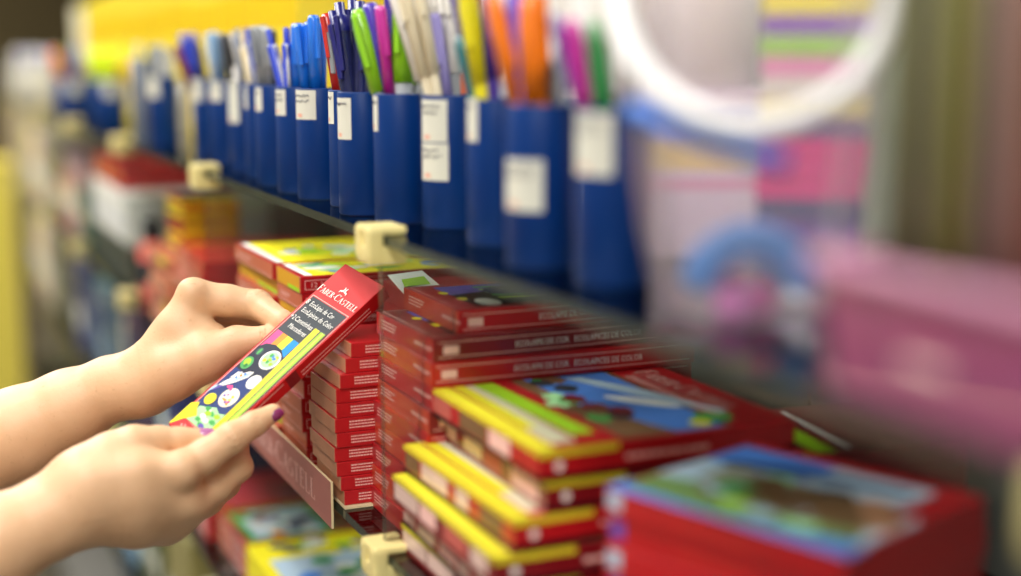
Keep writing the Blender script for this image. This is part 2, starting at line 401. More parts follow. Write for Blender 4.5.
for i in range(NV):
    k = NV-1-i
    dx = [.000, .001, .002, .004, .004, .006, .008, .009, .009, .032][i]
    carton('pencil_box', f'wide red pencil box with white side lettering behind glass divider, {ORD[k]}',
           (base.x+dx, base.y+(.006 if k == 0 else rnd.uniform(-.001, .001)), base.z+i*HV), R(rnd.uniform(3, 5)-4), LV, WV*(.98 if k else .93), HV-.0002,
           'wide red boxes behind the divider', DRED if i % 3 == 2 else RED, {'-x': ORED if i % 2 else RED}, near=near_long, aisle=aisle_lines, cover=cover_dark if k < 2 else None, seed=i)  # orange tint on alternate aisle ends paints in reflected aisle light
# two boxes lying on the back of the neat stack, and a bright folded leaflet
zA = zt+N*HA
for k in (1, 0):
    carton('pencil_box', f'red box lying on the neat stack under the clip, {"upper" if k == 0 else "lower"} of two', (.375, 1.099, zA+(1-k)*.0165), R(-3), .085 if k == 0 else .09, .085, .0163, 'boxes lying on the neat stack', RED, seed=k)
lf = thing('leaflet', 'small white and green folded leaflet on the red boxes near the clip', 'leaflet', (.381, 1.078, zA+.0331), R(25))
m = MB(); m.add([(-.02, -.012, 0), (.02, -.014, .002), (.024, .012, .012), (-.012, .016, .012), (-.02, -.012, .0006), (.02, -.014, .0026), (.024, .012, .0126), (-.012, .016, .0126)],
               [(3, 2, 1, 0), (4, 5, 6, 7), (0, 1, 5, 4), (1, 2, 6, 5), (2, 3, 7, 6), (3, 0, 4, 7)], WHITE); m.build('paper', lf)
m = MB(); m.poly([(-.012, -.004, .0052), (.014, -.008, .0046), (.018, .004, .0096), (-.006, .006, .0092)], LIME); m.build('print', lf)

# the stack of boxes with yellow and lime pencils on the cover (near compartment)
def cover_pencils(p, a, b, s):
    rnd = random.Random(90+s)
    p.rect(.0005, a-.0005, .0005, .012, YELD)
    p.rect(.004, a-.012, .014, .032, mat('pale_photo_ink', (206, 200, 170), .4, .3))
    p.poly([(.0, .014), (a*.72, .014), (a*.72, .024), (.004, .024)], YELD)
    p.poly([(.0, .030), (a*.86, .036), (a*.86, .052), (.004, .046)], LIME)
    p.rect(.004, a-.004, .060, b-.045, BROWNI)
    p.poly([(.006, .07), (a*.5, .075), (a-.006, .1), (a-.006, b-.05), (.006, b-.05)], BLUEI)
    for k in range(16): p.blob(rnd.uniform(.01, a*.7), rnd.uniform(.06, .1), .012, .01, rnd.choice([BROWNI, GREENI, MINT, INK, DRED]), rnd)
    p.poly([(a*.1, .1), (a*.5, .125), (a*.8, .15), (a*.8, .158), (a*.4, .137), (a*.1, .112)], LBLUE)
    p.ell(a*.55, .118, .03, .007, WHITE, 35); p.ell(a*.85, .14, .012, .014, GREENI); p.ell(a*.9, .125, .008, .008, YEL)
    p.text('FABER-CASTELL', .02, b-.03, .014, CREAMINK, width=a-.06, serif=True)
    for q in range(2): p.micro(.03, a-.03, b-.038-q*.004, .002, CREAMINK, rnd)
PALE = mat('pale_pink_print', (222, 190, 180), .35, .4, .2, 50)
YELD = mat('olive_yellow_ink', (214, 204, 46), .5, .04)
def aisle_yellowtop(p, W, H, s):
    rnd = random.Random(s)
    p.rect(0, W, H*.84, H, YELD); p.rect(0, W, H*.0, H*.16, BLACK if s % 2 else DRED)  # dark foot band paints the shadow gap under each box
    a = .004
    while a < W-.03:
        w_ = rnd.uniform(.02, .05); p.rect(a, min(a+w_, W-.004), H*.2, H*.8, rnd.choice([PALE, CREAMINK, mat('dull_rose_ink', (190, 96, 88), .5, .04), PALE, BROWNI])); a += w_+rnd.uniform(.002, .02)
def near_yellowtop(p, L, H, s):
    p.rect(.0, .055, H*.76, H, YELD); p.rect(0, L, 0, H*.16, BLACK); p.micro(.06, .12, H*.4, .003, CREAMINK, random.Random(s))  # black strip along the foot paints the same shadow gap
    p.ell(.014, H*.45, .003, .003, WHITE)
HY = .0195
ys = [(.339, .845, 0), (.331, .842, 0), (.337, .838, 0), (.325, .846, 0), (.333, .848, 0), (.338, .845, 0)]
# from the bottom up: x of aisle end, y centre, turn
lay = [(.324, .848, 1), (.321, .846, -1), (.313, .838, 0), (.325, .842, 1.5), (.352, .846, -1), (.344, .844, .5)]
for i, (x, y, a) in enumerate(lay):
    k = len(lay)-1-i
    carton('pencil_box', f'yellow edged red pencil box in the near compartment stack, {ORD[k]}', (x, y, Z2+.0005+i*(HY+.0006)), R(a), .186, .186, HY,
           'yellow edged boxes', RED if i % 2 else DRED, None, near=near_yellowtop, aisle=aisle_yellowtop, cover=cover_pencils, seed=i)
# dark boxes behind it
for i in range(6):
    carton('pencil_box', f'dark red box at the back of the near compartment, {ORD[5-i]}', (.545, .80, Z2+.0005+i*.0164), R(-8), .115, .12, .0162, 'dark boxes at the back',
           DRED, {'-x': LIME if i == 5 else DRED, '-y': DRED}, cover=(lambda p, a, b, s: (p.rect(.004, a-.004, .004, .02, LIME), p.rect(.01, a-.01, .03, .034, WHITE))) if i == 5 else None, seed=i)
# the large nearest stack with a landscape cover
def cover_land(p, a, b, s):
    rnd = random.Random(5)
    p.rect(.0, a-.0, .0, .02, BLUEI); p.rect(.003, a-.003, .02, b-.008, LBLUE)
    p.poly([(.003, .012), (a*.5, .006), (a*.95, .02), (a*.9, .05), (a*.4, .05), (.003, .04)], mat('moss_ink', (112, 140, 84), .5))
    p.rect(a*.15, a*.95, .05, b*.62, mat('stone_ink', (150, 150, 132), .45, .04, .3, 60)); p.poly([(a*.25, .05), (a*.7, .03), (a*.97, .045), (a*.93, b*.55), (a*.55, b*.62)], BROWNI)
    for k in range(12): p.blob(rnd.uniform(.03, a-.02), rnd.uniform(.015, .05), .012, .008, rnd.choice([LIME, mat('moss_ink', (112, 140, 84)), MINT, BROWNI, LBLUE]), rnd)
    for k in range(9): p.blob(rnd.uniform(.05, a-.01), rnd.uniform(.05, b*.6), .012, .012, rnd.choice([BROWNI, MINT, INK, GREENI, TAN]), rnd)
    p.poly([(.003, b*.62), (a*.45, b*.66), (a*.45, b-.008), (.003, b-.008)], BLUEI)
    p.poly([(a*.1, b*.6), (a*.4, b*.7), (a*.8, b*.78), (a*.8, b*.84), (a*.35, b*.78), (a*.1, b*.68)], NAVY)
    p.rect(a*.86, a, b*.55, b, RED); p.rect(.0, a, b-.012, b, RED)
def aisle_plain(p, W, H, s):
    p.rect(.002, .012, H*.3, H*.9, PURPLEI if s % 2 else LBLUE); p.micro(.05, .1, H*.4, .002, mat('faded_ink', (206, 60, 50), .4, .3), random.Random(s))
for i in range(7):
    k = 6-i
    carton('pencil_box', f'bright red box in the nearest blurred corner stack, {ORD[k]}', (.380+(.002 if i % 2 else 0), .606, Z2+.0005+i*.0168), R(20), .136, .156, .0166,
           'boxes of the nearest stack', RED, None, aisle=aisle_plain, cover=cover_land if k == 0 else None, seed=i)
#@@PART2
# ------------------------------------------------------------------ pen cups on the upper shelf
CR, CH, CZ = .0208, .0955, Z3+.0003
scrib = mat('pen_ink_handwriting', (50, 52, 84), .6)
pinkstain = mat('faded_stamp_ink', (226, 170, 150), .6)
def cup_mesh():
    m = MB(); r = CR
    m.lathe([(0, 0), (r-.001, 0), (r, .001), (r, CH-.0008), (r-.0006, CH), (r-.0022, CH), (r-.0026, CH-.001), (r-.0026, .004), (0, .004)], CUPB, 36)
    return m.mesh('cup')
CUPME = cup_mesh()
def place_from(l, b, z=CZ, rr=None):
    """centre of an upright round cup whose left outline runs at l and whose foot shows at b"""
    rr = rr or CR
    d = 1.0
    for _ in range(8):
        P = atZ(l+rr*FPX/d, b, z); d = depth(P)
    h = Vector((P.x, P.y, 0)).normalized()
    return Vector((P.x+h.x*rr, P.y+h.y*rr, z))
def label_patch(t, c, px0, px1, z0, z1, seed, lines=2, rr=None):
    rr = (rr or CR)+.0002
    d = depth(c+Vector((0, 0, .05))); view = math.atan2(-c.y, -c.x)   # direction from the cup to the camera
    ctr = 510.5+FPX*(c-CAM).dot(RT)/(c-CAM).dot(FW)
    def ang(px): return view+math.asin(max(-.98, min(.98, (px-ctr)*d/FPX/rr)))
    a0, a1 = ang(px0), ang(px1)
    lb = MB(); lb.lathe([(rr, z0), (rr, z1)], LABEL, 10, a0=a0, a1=a1); o = lb.build('paper_label', t)
    rnd = random.Random(seed); sc = MB()
    for i in range(lines):
        zz = z1-(i+1)*.0045-.0005
        if zz < z0+.003: break
        pts = []; a = a0+(a1-a0)*.08; k = 0
        while a < a0+(a1-a0)*rnd.uniform(.7, .92):
            pts.append(((rr+.0002)*math.cos(a), (rr+.0002)*math.sin(a), zz+rnd.uniform(-.0013, .0016))); a += .0007/rr*1.0
        if len(pts) > 2: sc.tube(pts, .00028, scrib, 4)
    if z1-z0 > .018 and lines:
        a = a0+(a1-a0)*.2; sc.lathe([(rr+.00015, z0+.002), (rr+.00015, z0+.005)], pinkstain, 4, a0=a, a1=a+(a1-a0)*.25)
    if sc.v: sc.build('handwriting', o)
PENC = {'navy': (24, 28, 110), 'royal': (28, 60, 190), 'azure': (24, 112, 222), 'red': (196, 40, 30), 'grey': (140, 144, 148), 'black': (34, 34, 40), 'lime': (140, 205, 30),
        'purple': (74, 50, 170), 'magenta': (190, 40, 150), 'white': (236, 232, 226), 'lavender': (160, 150, 214), 'teal': (10, 110, 122), 'yellow': (238, 226, 20), 'orange': (236, 122, 14),
        'violet': (118, 92, 204), 'dark purple': (62, 36, 140), 'pink': (226, 90, 160), 'green': (36, 140, 70), 'wine': (120, 30, 44), 'sky': (120, 170, 220), 'silver': (190, 194, 200),
        'hot pink': (255, 90, 130), 'fluo yellow': (226, 250, 30), 'cream': (236, 224, 194), 'beige': (220, 202, 160), 'steel blue': (84, 104, 140)}
def pm(c): return mat('pen_plastic_'+c.replace(' ', '_'), PENC[c], .28, .3, .03)
chrome = mat('chrome', (225, 226, 230), .15, 0, .02, metal=1)
clearpen = glass('clear_pen_barrel', (150, 160, 215), milk=.45, milkcol=(74, 80, 150))
PM = {}
def pen_parts(kind, c, L, r):
    key = (kind, c, round(L, 3), r)
    if key in PM: return PM[key]
    out = []
    if kind == 'stick':      # capped ballpoint, cap up
        cl = L*.42
        m = MB(); m.lathe([(0, 0), (.0006, 0), (.0011, .006), (r*.82, .016), (r*.82, L-cl)], pm('grey') if c in ('grey', 'white') else pm('silver') if c in ('lime', 'orange') else pm(c), 8, smooth=False); out.append(('barrel', m.mesh('barrel'), None))
        m = MB(); m.lathe([(r*.84, L-cl), (r*1.05, L-cl), (r*1.05, L-.004), (r*.75, L), (0, L)], pm(c), 14); out.append(('cap', m.mesh('cap'), None))
        m = MB(); m.box(-.0016, .0016, r*.9, r*1.9, L-.003-.034, L-.003, pm(c), bev=.0006); m.box(-.0014, .0014, r*.5, r*1.8, L-.0055, L-.003, pm(c)); out.append(('clip', m.mesh('clip'), 'cap'))
    elif kind == 'retract':  # push-button pen with a chrome clip
        m = MB(); m.lathe([(0, 0), (.0006, 0), (.0012, .003), (r*.8, .02), (r, .03), (r, L-.016), (r*.8, L-.014), (0, L-.014)], pm(c), 14); out.append(('barrel', m.mesh('barrel'), None))
        m = MB(); m.lathe([(r*.55, L-.0145), (r*.55, L-.001), (r*.4, L), (0, L)], pm(c), 10); out.append(('push_button', m.mesh('push_button'), None))
        m = MB(); m.tube([(0, r*.8, L-.016), (0, r*1.8, L-.016), (0, r*1.85, L-.03), (0, r*1.1, L-.066)], .0015, mat('steel_clip', (212, 214, 220), .25, .3), 8); out.append(('clip', m.mesh('clip'), None))
    elif kind == 'clear':    # clear barrel with dark refill
        m = MB(); m.lathe([(0, 0), (.0006, 0), (.0012, .003), (r*.8, .02), (r, .03), (r, L-.02)], clearpen, 12); out.append(('barrel', m.mesh('barrel'), None))
        m = MB(); m.lathe([(0, .004), (r*.4, .004), (r*.4, L-.02), (0, L-.02)], pm(c), 8); out.append(('refill', m.mesh('refill'), None))
        m = MB(); m.lathe([(r*1.02, L*.42), (r*1.08, L*.43), (r*1.08, L*.52), (r*1.02, L*.53)], pm(c), 12); out.append(('grip', m.mesh('grip'), None))
        m = MB(); m.lathe([(r*1.0, L-.024), (r*1.06, L-.022), (r*1.06, L-.012), (r*.6, L-.01), (r*.6, L-.001), (0, L)], pm(c), 12); out.append(('push_button', m.mesh('push_button'), None))
        m = MB(); m.box(-.0018, .0018, r*.95, r*1.55, L-.055, L-.012, pm(c), bev=.0006); out.append(('clip', m.mesh('clip'), None))
    elif kind == 'marker':   # thick capped felt pen / highlighter
        cl = L*.4
        m = MB(); m.lathe([(0, 0), (r*.8, 0), (r*.85, .002), (r*.95, L-cl)], pm(c) if c not in ('lime',) else pm('silver'), 14); out.append(('barrel', m.mesh('barrel'), None))
        m = MB(); m.lathe([(r*.97, L-cl), (r*1.12, L-cl), (r*1.1, L-.02), (r*.9, L-.004), (r*.55, L), (0, L)], pm(c), 16); out.append(('cap', m.mesh('cap'), None))
        m = MB(); m.box(-.002, .002, r*1.0, r*1.6, L-.045, L-.006, pm(c), bev=.0007); out.append(('clip', m.mesh('clip'), 'cap'))
    PM[key] = out; return out
KN = {'stick': 'capped ballpoint pen', 'retract': 'push-button pen', 'clear': 'clear-barrelled pen', 'marker': 'felt pen'}
KNAME = {'stick': 'ballpoint_pen', 'retract': 'push_button_pen', 'clear': 'clear_pen', 'marker': 'felt_pen'}
def pen(kind, c, r, base, top, label, group, turn):
    base, top = Vector(base), Vector(top); L = (top-base).length
    q = Vector((0, 0, 1)).rotation_difference((top-base).normalized()) @ Quaternion((0, 0, 1), turn)
    t = thing(KNAME[kind], label, 'pen', base, group=group, quat=q)
    made = {}
    for nm, me, par in pen_parts(kind, c, round(L, 3), r):
        made[nm] = link(me, nm, made.get(par, t))
def seg_gap(a, b, c, d):
    return min((a.lerp(b, i/14)-c.lerp(d, j/14)).length for i in range(15) for j in range(15))
NUMW = ['leftmost', 'second from left', 'third from left', 'fourth from left', 'fifth from left', 'sixth from left', 'seventh from left', 'eighth from left', 'ninth from left', 'tenth from left']
def fill(c, desc, pens, rr=None, h=None):
    """pens: (kind, colour, radius, px of its top, y of its top, px where it passes the rim, depth offset)"""
    rr = (rr or CR)-.0035; h = h or CH
    seen = {}
    tot = {}
    for p_ in pens: tot[(p_[0], p_[1])] = tot.get((p_[0], p_[1]), 0)+1
    segs = []
    for i, (kind, col, r, tx, ty, rx, off) in enumerate(pens):
        hd = Vector((c.x, c.y, 0)).normalized(); side = Vector((hd.y, -hd.x, 0))
        ctr = 510.5+FPX*(c-CAM).dot(RT)/(c-CAM).dot(FW); d = depth(c+Vector((0, 0, h)))
        lim = rr-r
        sx = max(-lim, min(lim, (rx-ctr)*d/FPX)); best = None
        for j in range(25):
            o = (-1+2*j/24)*math.sqrt(max(0, lim*lim-sx*sx))
            rim = c+side*sx+hd*o+Vector((0, 0, h)); top = atD(tx, ty, depth(rim)+o*.4); dirn = top-rim
            k = h/dirn.z if dirn.z > 1e-4 else 0
            bx = rim-dirn*k; bo = Vector((bx.x-c.x, bx.y-c.y, 0))
            if bo.length > lim: bo *= lim/bo.length
            base = c+bo+Vector((0, 0, .0045))
            gap = min([seg_gap(base, top, a_, b_)-(r+r_)*1.12 for a_, b_, r_ in segs] or [.01])
            sc = min(gap, .0008)-abs(o/lim-off)*.0004
            if best is None or sc > best[0]: best = (sc, base, top)
        base, top = best[1], best[2]; segs.append((base, top, r))
        seen[(kind, col)] = seen.get((kind, col), 0)+1
        n = tot[(kind, col)]
        place = '' if n == 1 else (', '+NUMW[seen[(kind, col)]-1] + ' of %d' % n)
        rnd_ = random.Random(i*7+int(tx))
        v = math.atan2(-c.y, -c.x)
        pen(kind, col, r, base, top, f'{col} {KN[kind]} in {desc}{place}', 'pens in the blue cups', v-math.pi/2+rnd_.uniform(-.6, .6))
def cup(l, b, desc, labs, pens, clabel):
    c = place_from(l, b)
    t = thing('pen_cup', clabel, 'pen cup', c, 0, 'blue pen cups')
    link(CUPME, 'cup_body', t)
    for i, (p0, p1, z0, z1, n) in enumerate(labs): label_patch(t, c, p0, p1, z0, z1, int(l)+i, n)
    fill(c, desc, pens)
    return c
K = .0042
cup(573, 288, 'the blurred cup beside the tub', [(575, 612, .060, .0935, 2)],
    [('stick', 'white', .005, 548, -40, 588, -.3), ('marker', 'magenta', .0058, 570, 20, 592, -.95), ('marker', 'dark purple', .0045, 556, 12, 584, .2), ('stick', 'white', .005, 596, -30, 612, .5), ('marker', 'green', .0055, 594, 22, 606, -.8), ('stick', 'white', .005, 632, -20, 628, .3)],
    'blurred blue pen cup with cream label beside the clear tub, holding magenta and green pens')
cup(505, 270, 'the cup of orange pens', [(506, 543, .034, .064, 2)],
    [('marker', 'orange', .0056, 492, -6, 516, -.2), ('marker', 'violet', .0052, 513, -30, 516, .1), ('marker', 'orange', .007, 534, -14, 543, -.1), ('marker', 'orange', .006, 528, -4, 534, .5), ('stick', 'black', .004, 552, 60, 552, .2), ('stick', 'silver', .0042, 562, 48, 560, .2)],
    'blue pen cup of orange pens with a square white label low on its side')
cup(467, 247, 'the cup with the yellow pen', [(467, 478, .068, .096, 1)],
    [('marker', 'yellow', .0062, 464, -22, 488, -.95), ('marker', 'dark purple', .0045, 452, -30, 476, .3), ('marker', 'teal', .0045, 460, 36, 470, .2), ('marker', 'dark purple', .0045, 486, -30, 496, .4)],
    'blue pen cup of the tall yellow pen with a narrow cream label at its rim')
cup(422, 230, 'the cup of white pens', [(423, 448, .0625, .0925, 2), (423, 449, .035, .0615, 2)],
    [('stick', 'white', .0048, 390, -22, 432, -.4), ('stick', 'cream', .0046, 398, -30, 436, .2), ('stick', 'white', .0048, 406, -38, 442, -.5), ('stick', 'white', .0048, 420, -30, 450, -.2), ('stick', 'beige', .0046, 408, -16, 446, .5), ('stick', 'lavender', .0046, 434, 14, 458, -.3), ('stick', 'white', .0048, 438, -34, 458, .3), ('stick', 'white', .0048, 448, -34, 462, .6), ('stick', 'white', .0042, 396, -40, 438, .9), ('stick', 'white', .0042, 426, -40, 452, .9), ('stick', 'cream', .0042, 414, -36, 444, .9)],
    'blue pen cup of leaning white pens with two white labels one above the other')
cup(374.5, 224, 'the cup of lime and purple pens', [(374.5, 379.5, .068, .094, 1)],
    [('marker', 'lime', .0064, 357, 9, 380, -.8), ('marker', 'lime', .0072, 403, -8, 404, -.95), ('stick', 'purple', .0064, 370, 4, 389, -.95), ('marker', 'lime', .0056, 417, -2, 413, .3), ('stick', 'magenta', .0042, 380, 6, 392, .95), ('stick', 'dark purple', .0042, 389, -10, 398, .95)],
    'blue cup of lime green and purple pens with a label sliver at its left edge')
cup(339, 216, 'the cup of clear navy pens', [(339.5, 353, .059, .091, 1)],
    [('clear', 'navy', .0068, 339, 2, 350, -.95), ('clear', 'navy', .0058, 332, 10, 344, .2), ('clear', 'navy', .0060, 352, -4, 355, .6), ('clear', 'navy', .0064, 360, 0, 364, -.4)],
    'blue pen cup of clear navy pens with a tall white label by its left edge')
cup(330, 207.5, 'the hidden cup of red pens', [(329.5, 335.8, .068, .094, 1)],
    [('stick', 'red', .0048, 326, 14, 330.5, -.2), ('stick', 'grey', .0042, 332, 30, 336, -.3)],
    'blue pen cup half hidden behind the cup of clear navy pens, holding a red pen')
cup(298, 200, 'the cup of bright azure pens', [(298, 318, .069, .094, 2)],
    [('stick', 'azure', .0048, 299, 24, 303, -.3), ('stick', 'azure', .0048, 306, 24, 309, -.4), ('stick', 'azure', .0052, 313.5, 15, 317, -.6), ('stick', 'azure', .0048, 321, 24, 323, .1), ('stick', 'azure', .0048, 309, 22, 312, .5)],
    'blue pen cup of bright azure pens with a square handwritten white label')
cup(278, 193.5, 'the cup of royal blue pens', [(277.5, 288, .070, .093, 2)],
    [('retract', 'royal', .0050, 268, 30, 283, -.4), ('retract', 'royal', .0050, 286, 28, 291, -.5), ('retract', 'royal', .0048, 293, 30, 294, .3), ('stick', 'azure', .0046, 296, 24, 298, .5)],
    'blue pen cup of royal blue pens with steel clips and a small white label')
cup(257.5, 186, 'the cup of grey pens', [(257, 264.5, .071, .093, 1)],
    [('stick', 'grey', .0050, 255, 27, 261, -.4), ('stick', 'grey', .0050, 263, 26, 266, -.3), ('stick', 'grey', .0050, 268, 28, 270, .3), ('stick', 'black', .0046, 272, 30, 273, .4)],
    'blue pen cup of plain grey capped pens')
cup(246.5, 179, 'the cup of chrome topped pens', [(245, 250, .070, .093, 1)],
    [('retract', 'beige', .0050, 241, 32, 249, -.4), ('retract', 'royal', .0050, 247, 28, 253, -.3), ('retract', 'silver', .0050, 251, 30, 255, .2)],
    'blue pen cup of chrome topped beige and blue pens')
cup(230.5, 172, 'the cup of white and black pens', [(231, 241, .052, .096, 1)],
    [('retract', 'white', .0050, 231, 34, 238, -.4), ('stick', 'black', .0050, 224, 34, 236, 0), ('stick', 'steel blue', .0050, 238, 30, 243, .2)],
    'blue pen cup with the long white strip label holding white and black pens')
cup(212, 164.5, 'the cup of sky blue and silver pens', [(212, 224, .072, .094, 1)],
    [('stick', 'sky', .0050, 213, 32, 219, -.4), ('retract', 'silver', .0050, 206, 34, 216, 0), ('stick', 'steel blue', .0050, 220, 34, 226, .1)],
    'blue pen cup of sky blue and silver pens, behind the white and black pens')
cup(194.5, 157, 'the cup of big blue caps', [(193, 204, .068, .095, 1)],
    [('marker', 'royal', .0058, 182, 34, 198, -.3), ('marker', 'royal', .0058, 192, 33, 203, -.2), ('marker', 'black', .0055, 196, 42, 206, -.4), ('marker', 'wine', .0058, 176, 46, 196, -.5)],
    'blue pen cup of big blue capped and wine red pens')
cup(150, 146, 'the leftmost near cup of slate pens', [(149, 161, .066, .094, 1)],
    [('stick', 'steel blue', .0056, 152, 46, 156, -.4), ('retract', 'silver', .0056, 160, 44, 163, -.2), ('stick', 'grey', .0056, 166, 48, 169, .2), ('retract', 'silver', .0056, 172, 52, 174, .4)],
    'blue pen cup of slate and silver pens right of the tall clear cup')
# a cup of pale plastic straws between two blue cups and a tall clear cup at the compartment edge
def clear_cup(l, b, rr, h, lab, pens, desc, m=CLEARP):
    c = place_from(l, b, rr=rr)
    t = thing('clear_cup', lab, 'pen cup', c, 0)
    MB().lathe([(0, 0), (rr-.001, 0), (rr, .001), (rr, h), (rr-.0012, h), (rr-.0014, .002), (0, .002)], m, 28).build('cup_body', t)
    fill(c, desc, pens, rr=rr, h=h)
slate = glass('slate_clear_plastic', (190, 200, 225), milk=.55, milkcol=(170, 184, 216))
clear_cup(134, 143, .013, .118, 'tall narrow translucent slate blue cup at the clip below the far pens', [('stick', 'silver', .004, 138, 44, 139, 0)], 'the tall slate blue cup', slate)
clear_cup(179.5, 153, .0075, .088, 'narrow pale translucent tube between two blue pen cups', [('stick', 'cream', .003, 183, 70, 186, 0)], 'the narrow pale tube', glass('pale_clear_tube', (226, 224, 214), milk=.7, milkcol=(220, 214, 196)))
# far blue cups with highlighters
def far_cup(px, d, rr, h, body, lab, pens, desc, z=CZ, name='pen_cup'):
    x = atZ(px, 55+(1.35-z)*FPX/d, z); c = Vector((x.x, x.y, z))
    t = thing(name, lab, 'pen cup', c, 0, 'far pen cups')
    MB().lathe([(0, 0), (rr-.001, 0), (rr, .001), (rr, h), (rr-.002, h), (rr-.0022, .003), (0, .003)], body, 24).build('cup_body', t)
    label_patch(t, c, px-6, px+5, h*.6, h*.95, int(px), 0, rr=rr)
    fill(c, desc, pens, rr=rr, h=h)
far_cup(75, 2.86, .038, .077, CUPB, 'far blue pen cup holding green, orange and purple pens', [('marker', 'orange', .010, 54, 50, 62, 0), ('marker', 'green', .010, 64, 50, 70, -.2), ('marker', 'violet', .010, 76, 48, 78, -.4), ('marker', 'white', .009, 86, 52, 86, 0)], 'the far green and purple cup')
far_cup(112, 2.72, .038, .077, CUPB, 'far blue pen cup of fluorescent yellow highlighters and a pink one', [('marker', 'fluo yellow', .011, 90, 50, 98, -.3), ('marker', 'fluo yellow', .011, 100, 48, 106, -.5), ('marker', 'fluo yellow', .011, 110, 48, 113, -.5), ('marker', 'fluo yellow', .011, 118, 50, 119, .1), ('marker', 'hot pink', .010, 127, 50, 127, -.2)], 'the far highlighter cup')
for px, d, w_ in ((24, 3.80, 'last one on the shelf'), (46, 3.48, 'one next to the far blue cups')):
    far_cup(px, d, .036, .09, mat('white_cup_plastic', (186, 180, 164), .4), f'far white pen cup of pale pens, {w_}', [('marker', 'white', .010, px-7, 50, px-5, 0), ('marker', 'lavender', .010, px+1, 52, px+1, 0), ('marker', 'silver', .010, px+8, 50, px+6, 0)], f'the far white cup, the {w_}', name='white_pen_cup')

# ------------------------------------------------------------------ goods behind the pens
def pack(name, label, p, rz, w_, dp, h, m, cat='box', group=None, bands=(), top=None):
    """upright carton: w_ along its face (x), dp deep (y), face on -y"""
    t = thing(name, label, cat, p, rz, group)
    MB().box(-w_/2, w_/2, 0, dp, 0, h, m, sides={'+z': top} if top else None, bev=.0015).build('carton', t)
    if bands:
        pr = Print((-w_/2, 0, 0), (1, 0, 0), (0, 0, 1)); ps = Print((-w_/2, dp, 0), (0, -1, 0), (0, 0, 1))
        for (z0, z1, mm) in bands: pr.rect(.001, w_-.001, h*z0, h*z1, mm); ps.rect(.001, dp-.001, h*z0, h*z1, mm)
        pr.build('front_print', t); ps.build('side_print', t)
    return t
YB = mat('yellow_pack_card', (255, 226, 46), .4, .3, .05); YB2 = mat('deep_yellow_ink', (244, 204, 8), .4, .3, .05); PALEY = mat('pale_cream_card', (240, 232, 196), .5, .2, .05)
for i in range(9):
    w_ = ['nearest to the azure pens', 'second along the row', 'third along the row', 'fourth along the row', 'fifth along the row', 'sixth along the row', 'seventh along the row', 'eighth along the row', 'ninth, next to the cream carton'][i]
    pack('yellow_carton', f'tall yellow carton standing behind the pen cups, {w_}', (.42, 1.66+i*.205, Z3+.0003), R(-90), .195, .12, .25-.004*(i % 3), YB, group='yellow cartons', bands=((.62, .80, YB2), (.1, .3, PALEY if i % 2 else YB2)))
pack('cream_carton', 'cream carton at the far end of the yellow carton row', (.42, 3.52, Z3+.0003), R(-90), .19, .12, .235, PALEY, bands=((.1, .3, YB),))
pack('red_carton', 'red carton showing above the azure pens', (.56, 1.44, Z3+.0003), R(-90), .09, .09, .19, RED, bands=((.2, .4, WHITE),))
pack('white_carton', 'plain white carton standing behind the red carton and yellow row', (.56, 1.30, Z3+.0003), R(-90), .12, .09, .20, mat('white_card', (236, 234, 226), .5, .1), bands=((.1, .5, LBLUE),))
pack('pale_carton', 'tall pale carton standing behind the white pens', (.52, 1.06, Z3+.0003), R(-90), .24, .14, .22, mat('pale_card', (238, 236, 234), .5, .1), bands=((.2, .4, LBLUE),))
pack('mint_carton', 'tall pale mint carton behind the blurred cup of magenta pens', (.515, .80, Z3+.0003), R(-90), .20, .14, .22, mat('mint_white_card', (222, 232, 224), .5, .1), bands=((.3, .4, MINT),))
# carton with the white tumbler on it
Pc = atD(692, 60, .90)
pk = pack('printed_carton', 'pale lilac carton with yellow and pink print behind the clear tub', (Pc.x-.017, Pc.y-.039, Z3+.0003), R(-23), .10, .085, .104, mat('lilac_white_card', (226, 214, 224), .5, .1), bands=((.52, .68, mat('soft_yellow_ink', (236, 216, 150), .5)), (.40, .47, mat('soft_pink_ink', (228, 176, 196), .5)), (.82, .9, PURPLEI)))
tb = thing('white_tumbler', 'plain white tumbler standing on the pale carton inside the curve of the handle', 'tumbler', (Pc.x, Pc.y, Z3+.0003+.104+.0006))
m = MB(); m.lathe([(0, 0), (.036, 0), (.0395, .003), (.045, .12), (.043, .12), (.0375, .005), (0, .005)], mat('white_plastic', (232, 228, 222), .4, .1, .02), 40); m.build('cup_body', tb)
m = MB(); m.lathe([(.0452, .117), (.0465, .119), (.0465, .122), (.0430, .122), (.0430, .119)], mat('white_plastic', (232, 228, 222)), 40); m.build('rim', tb)
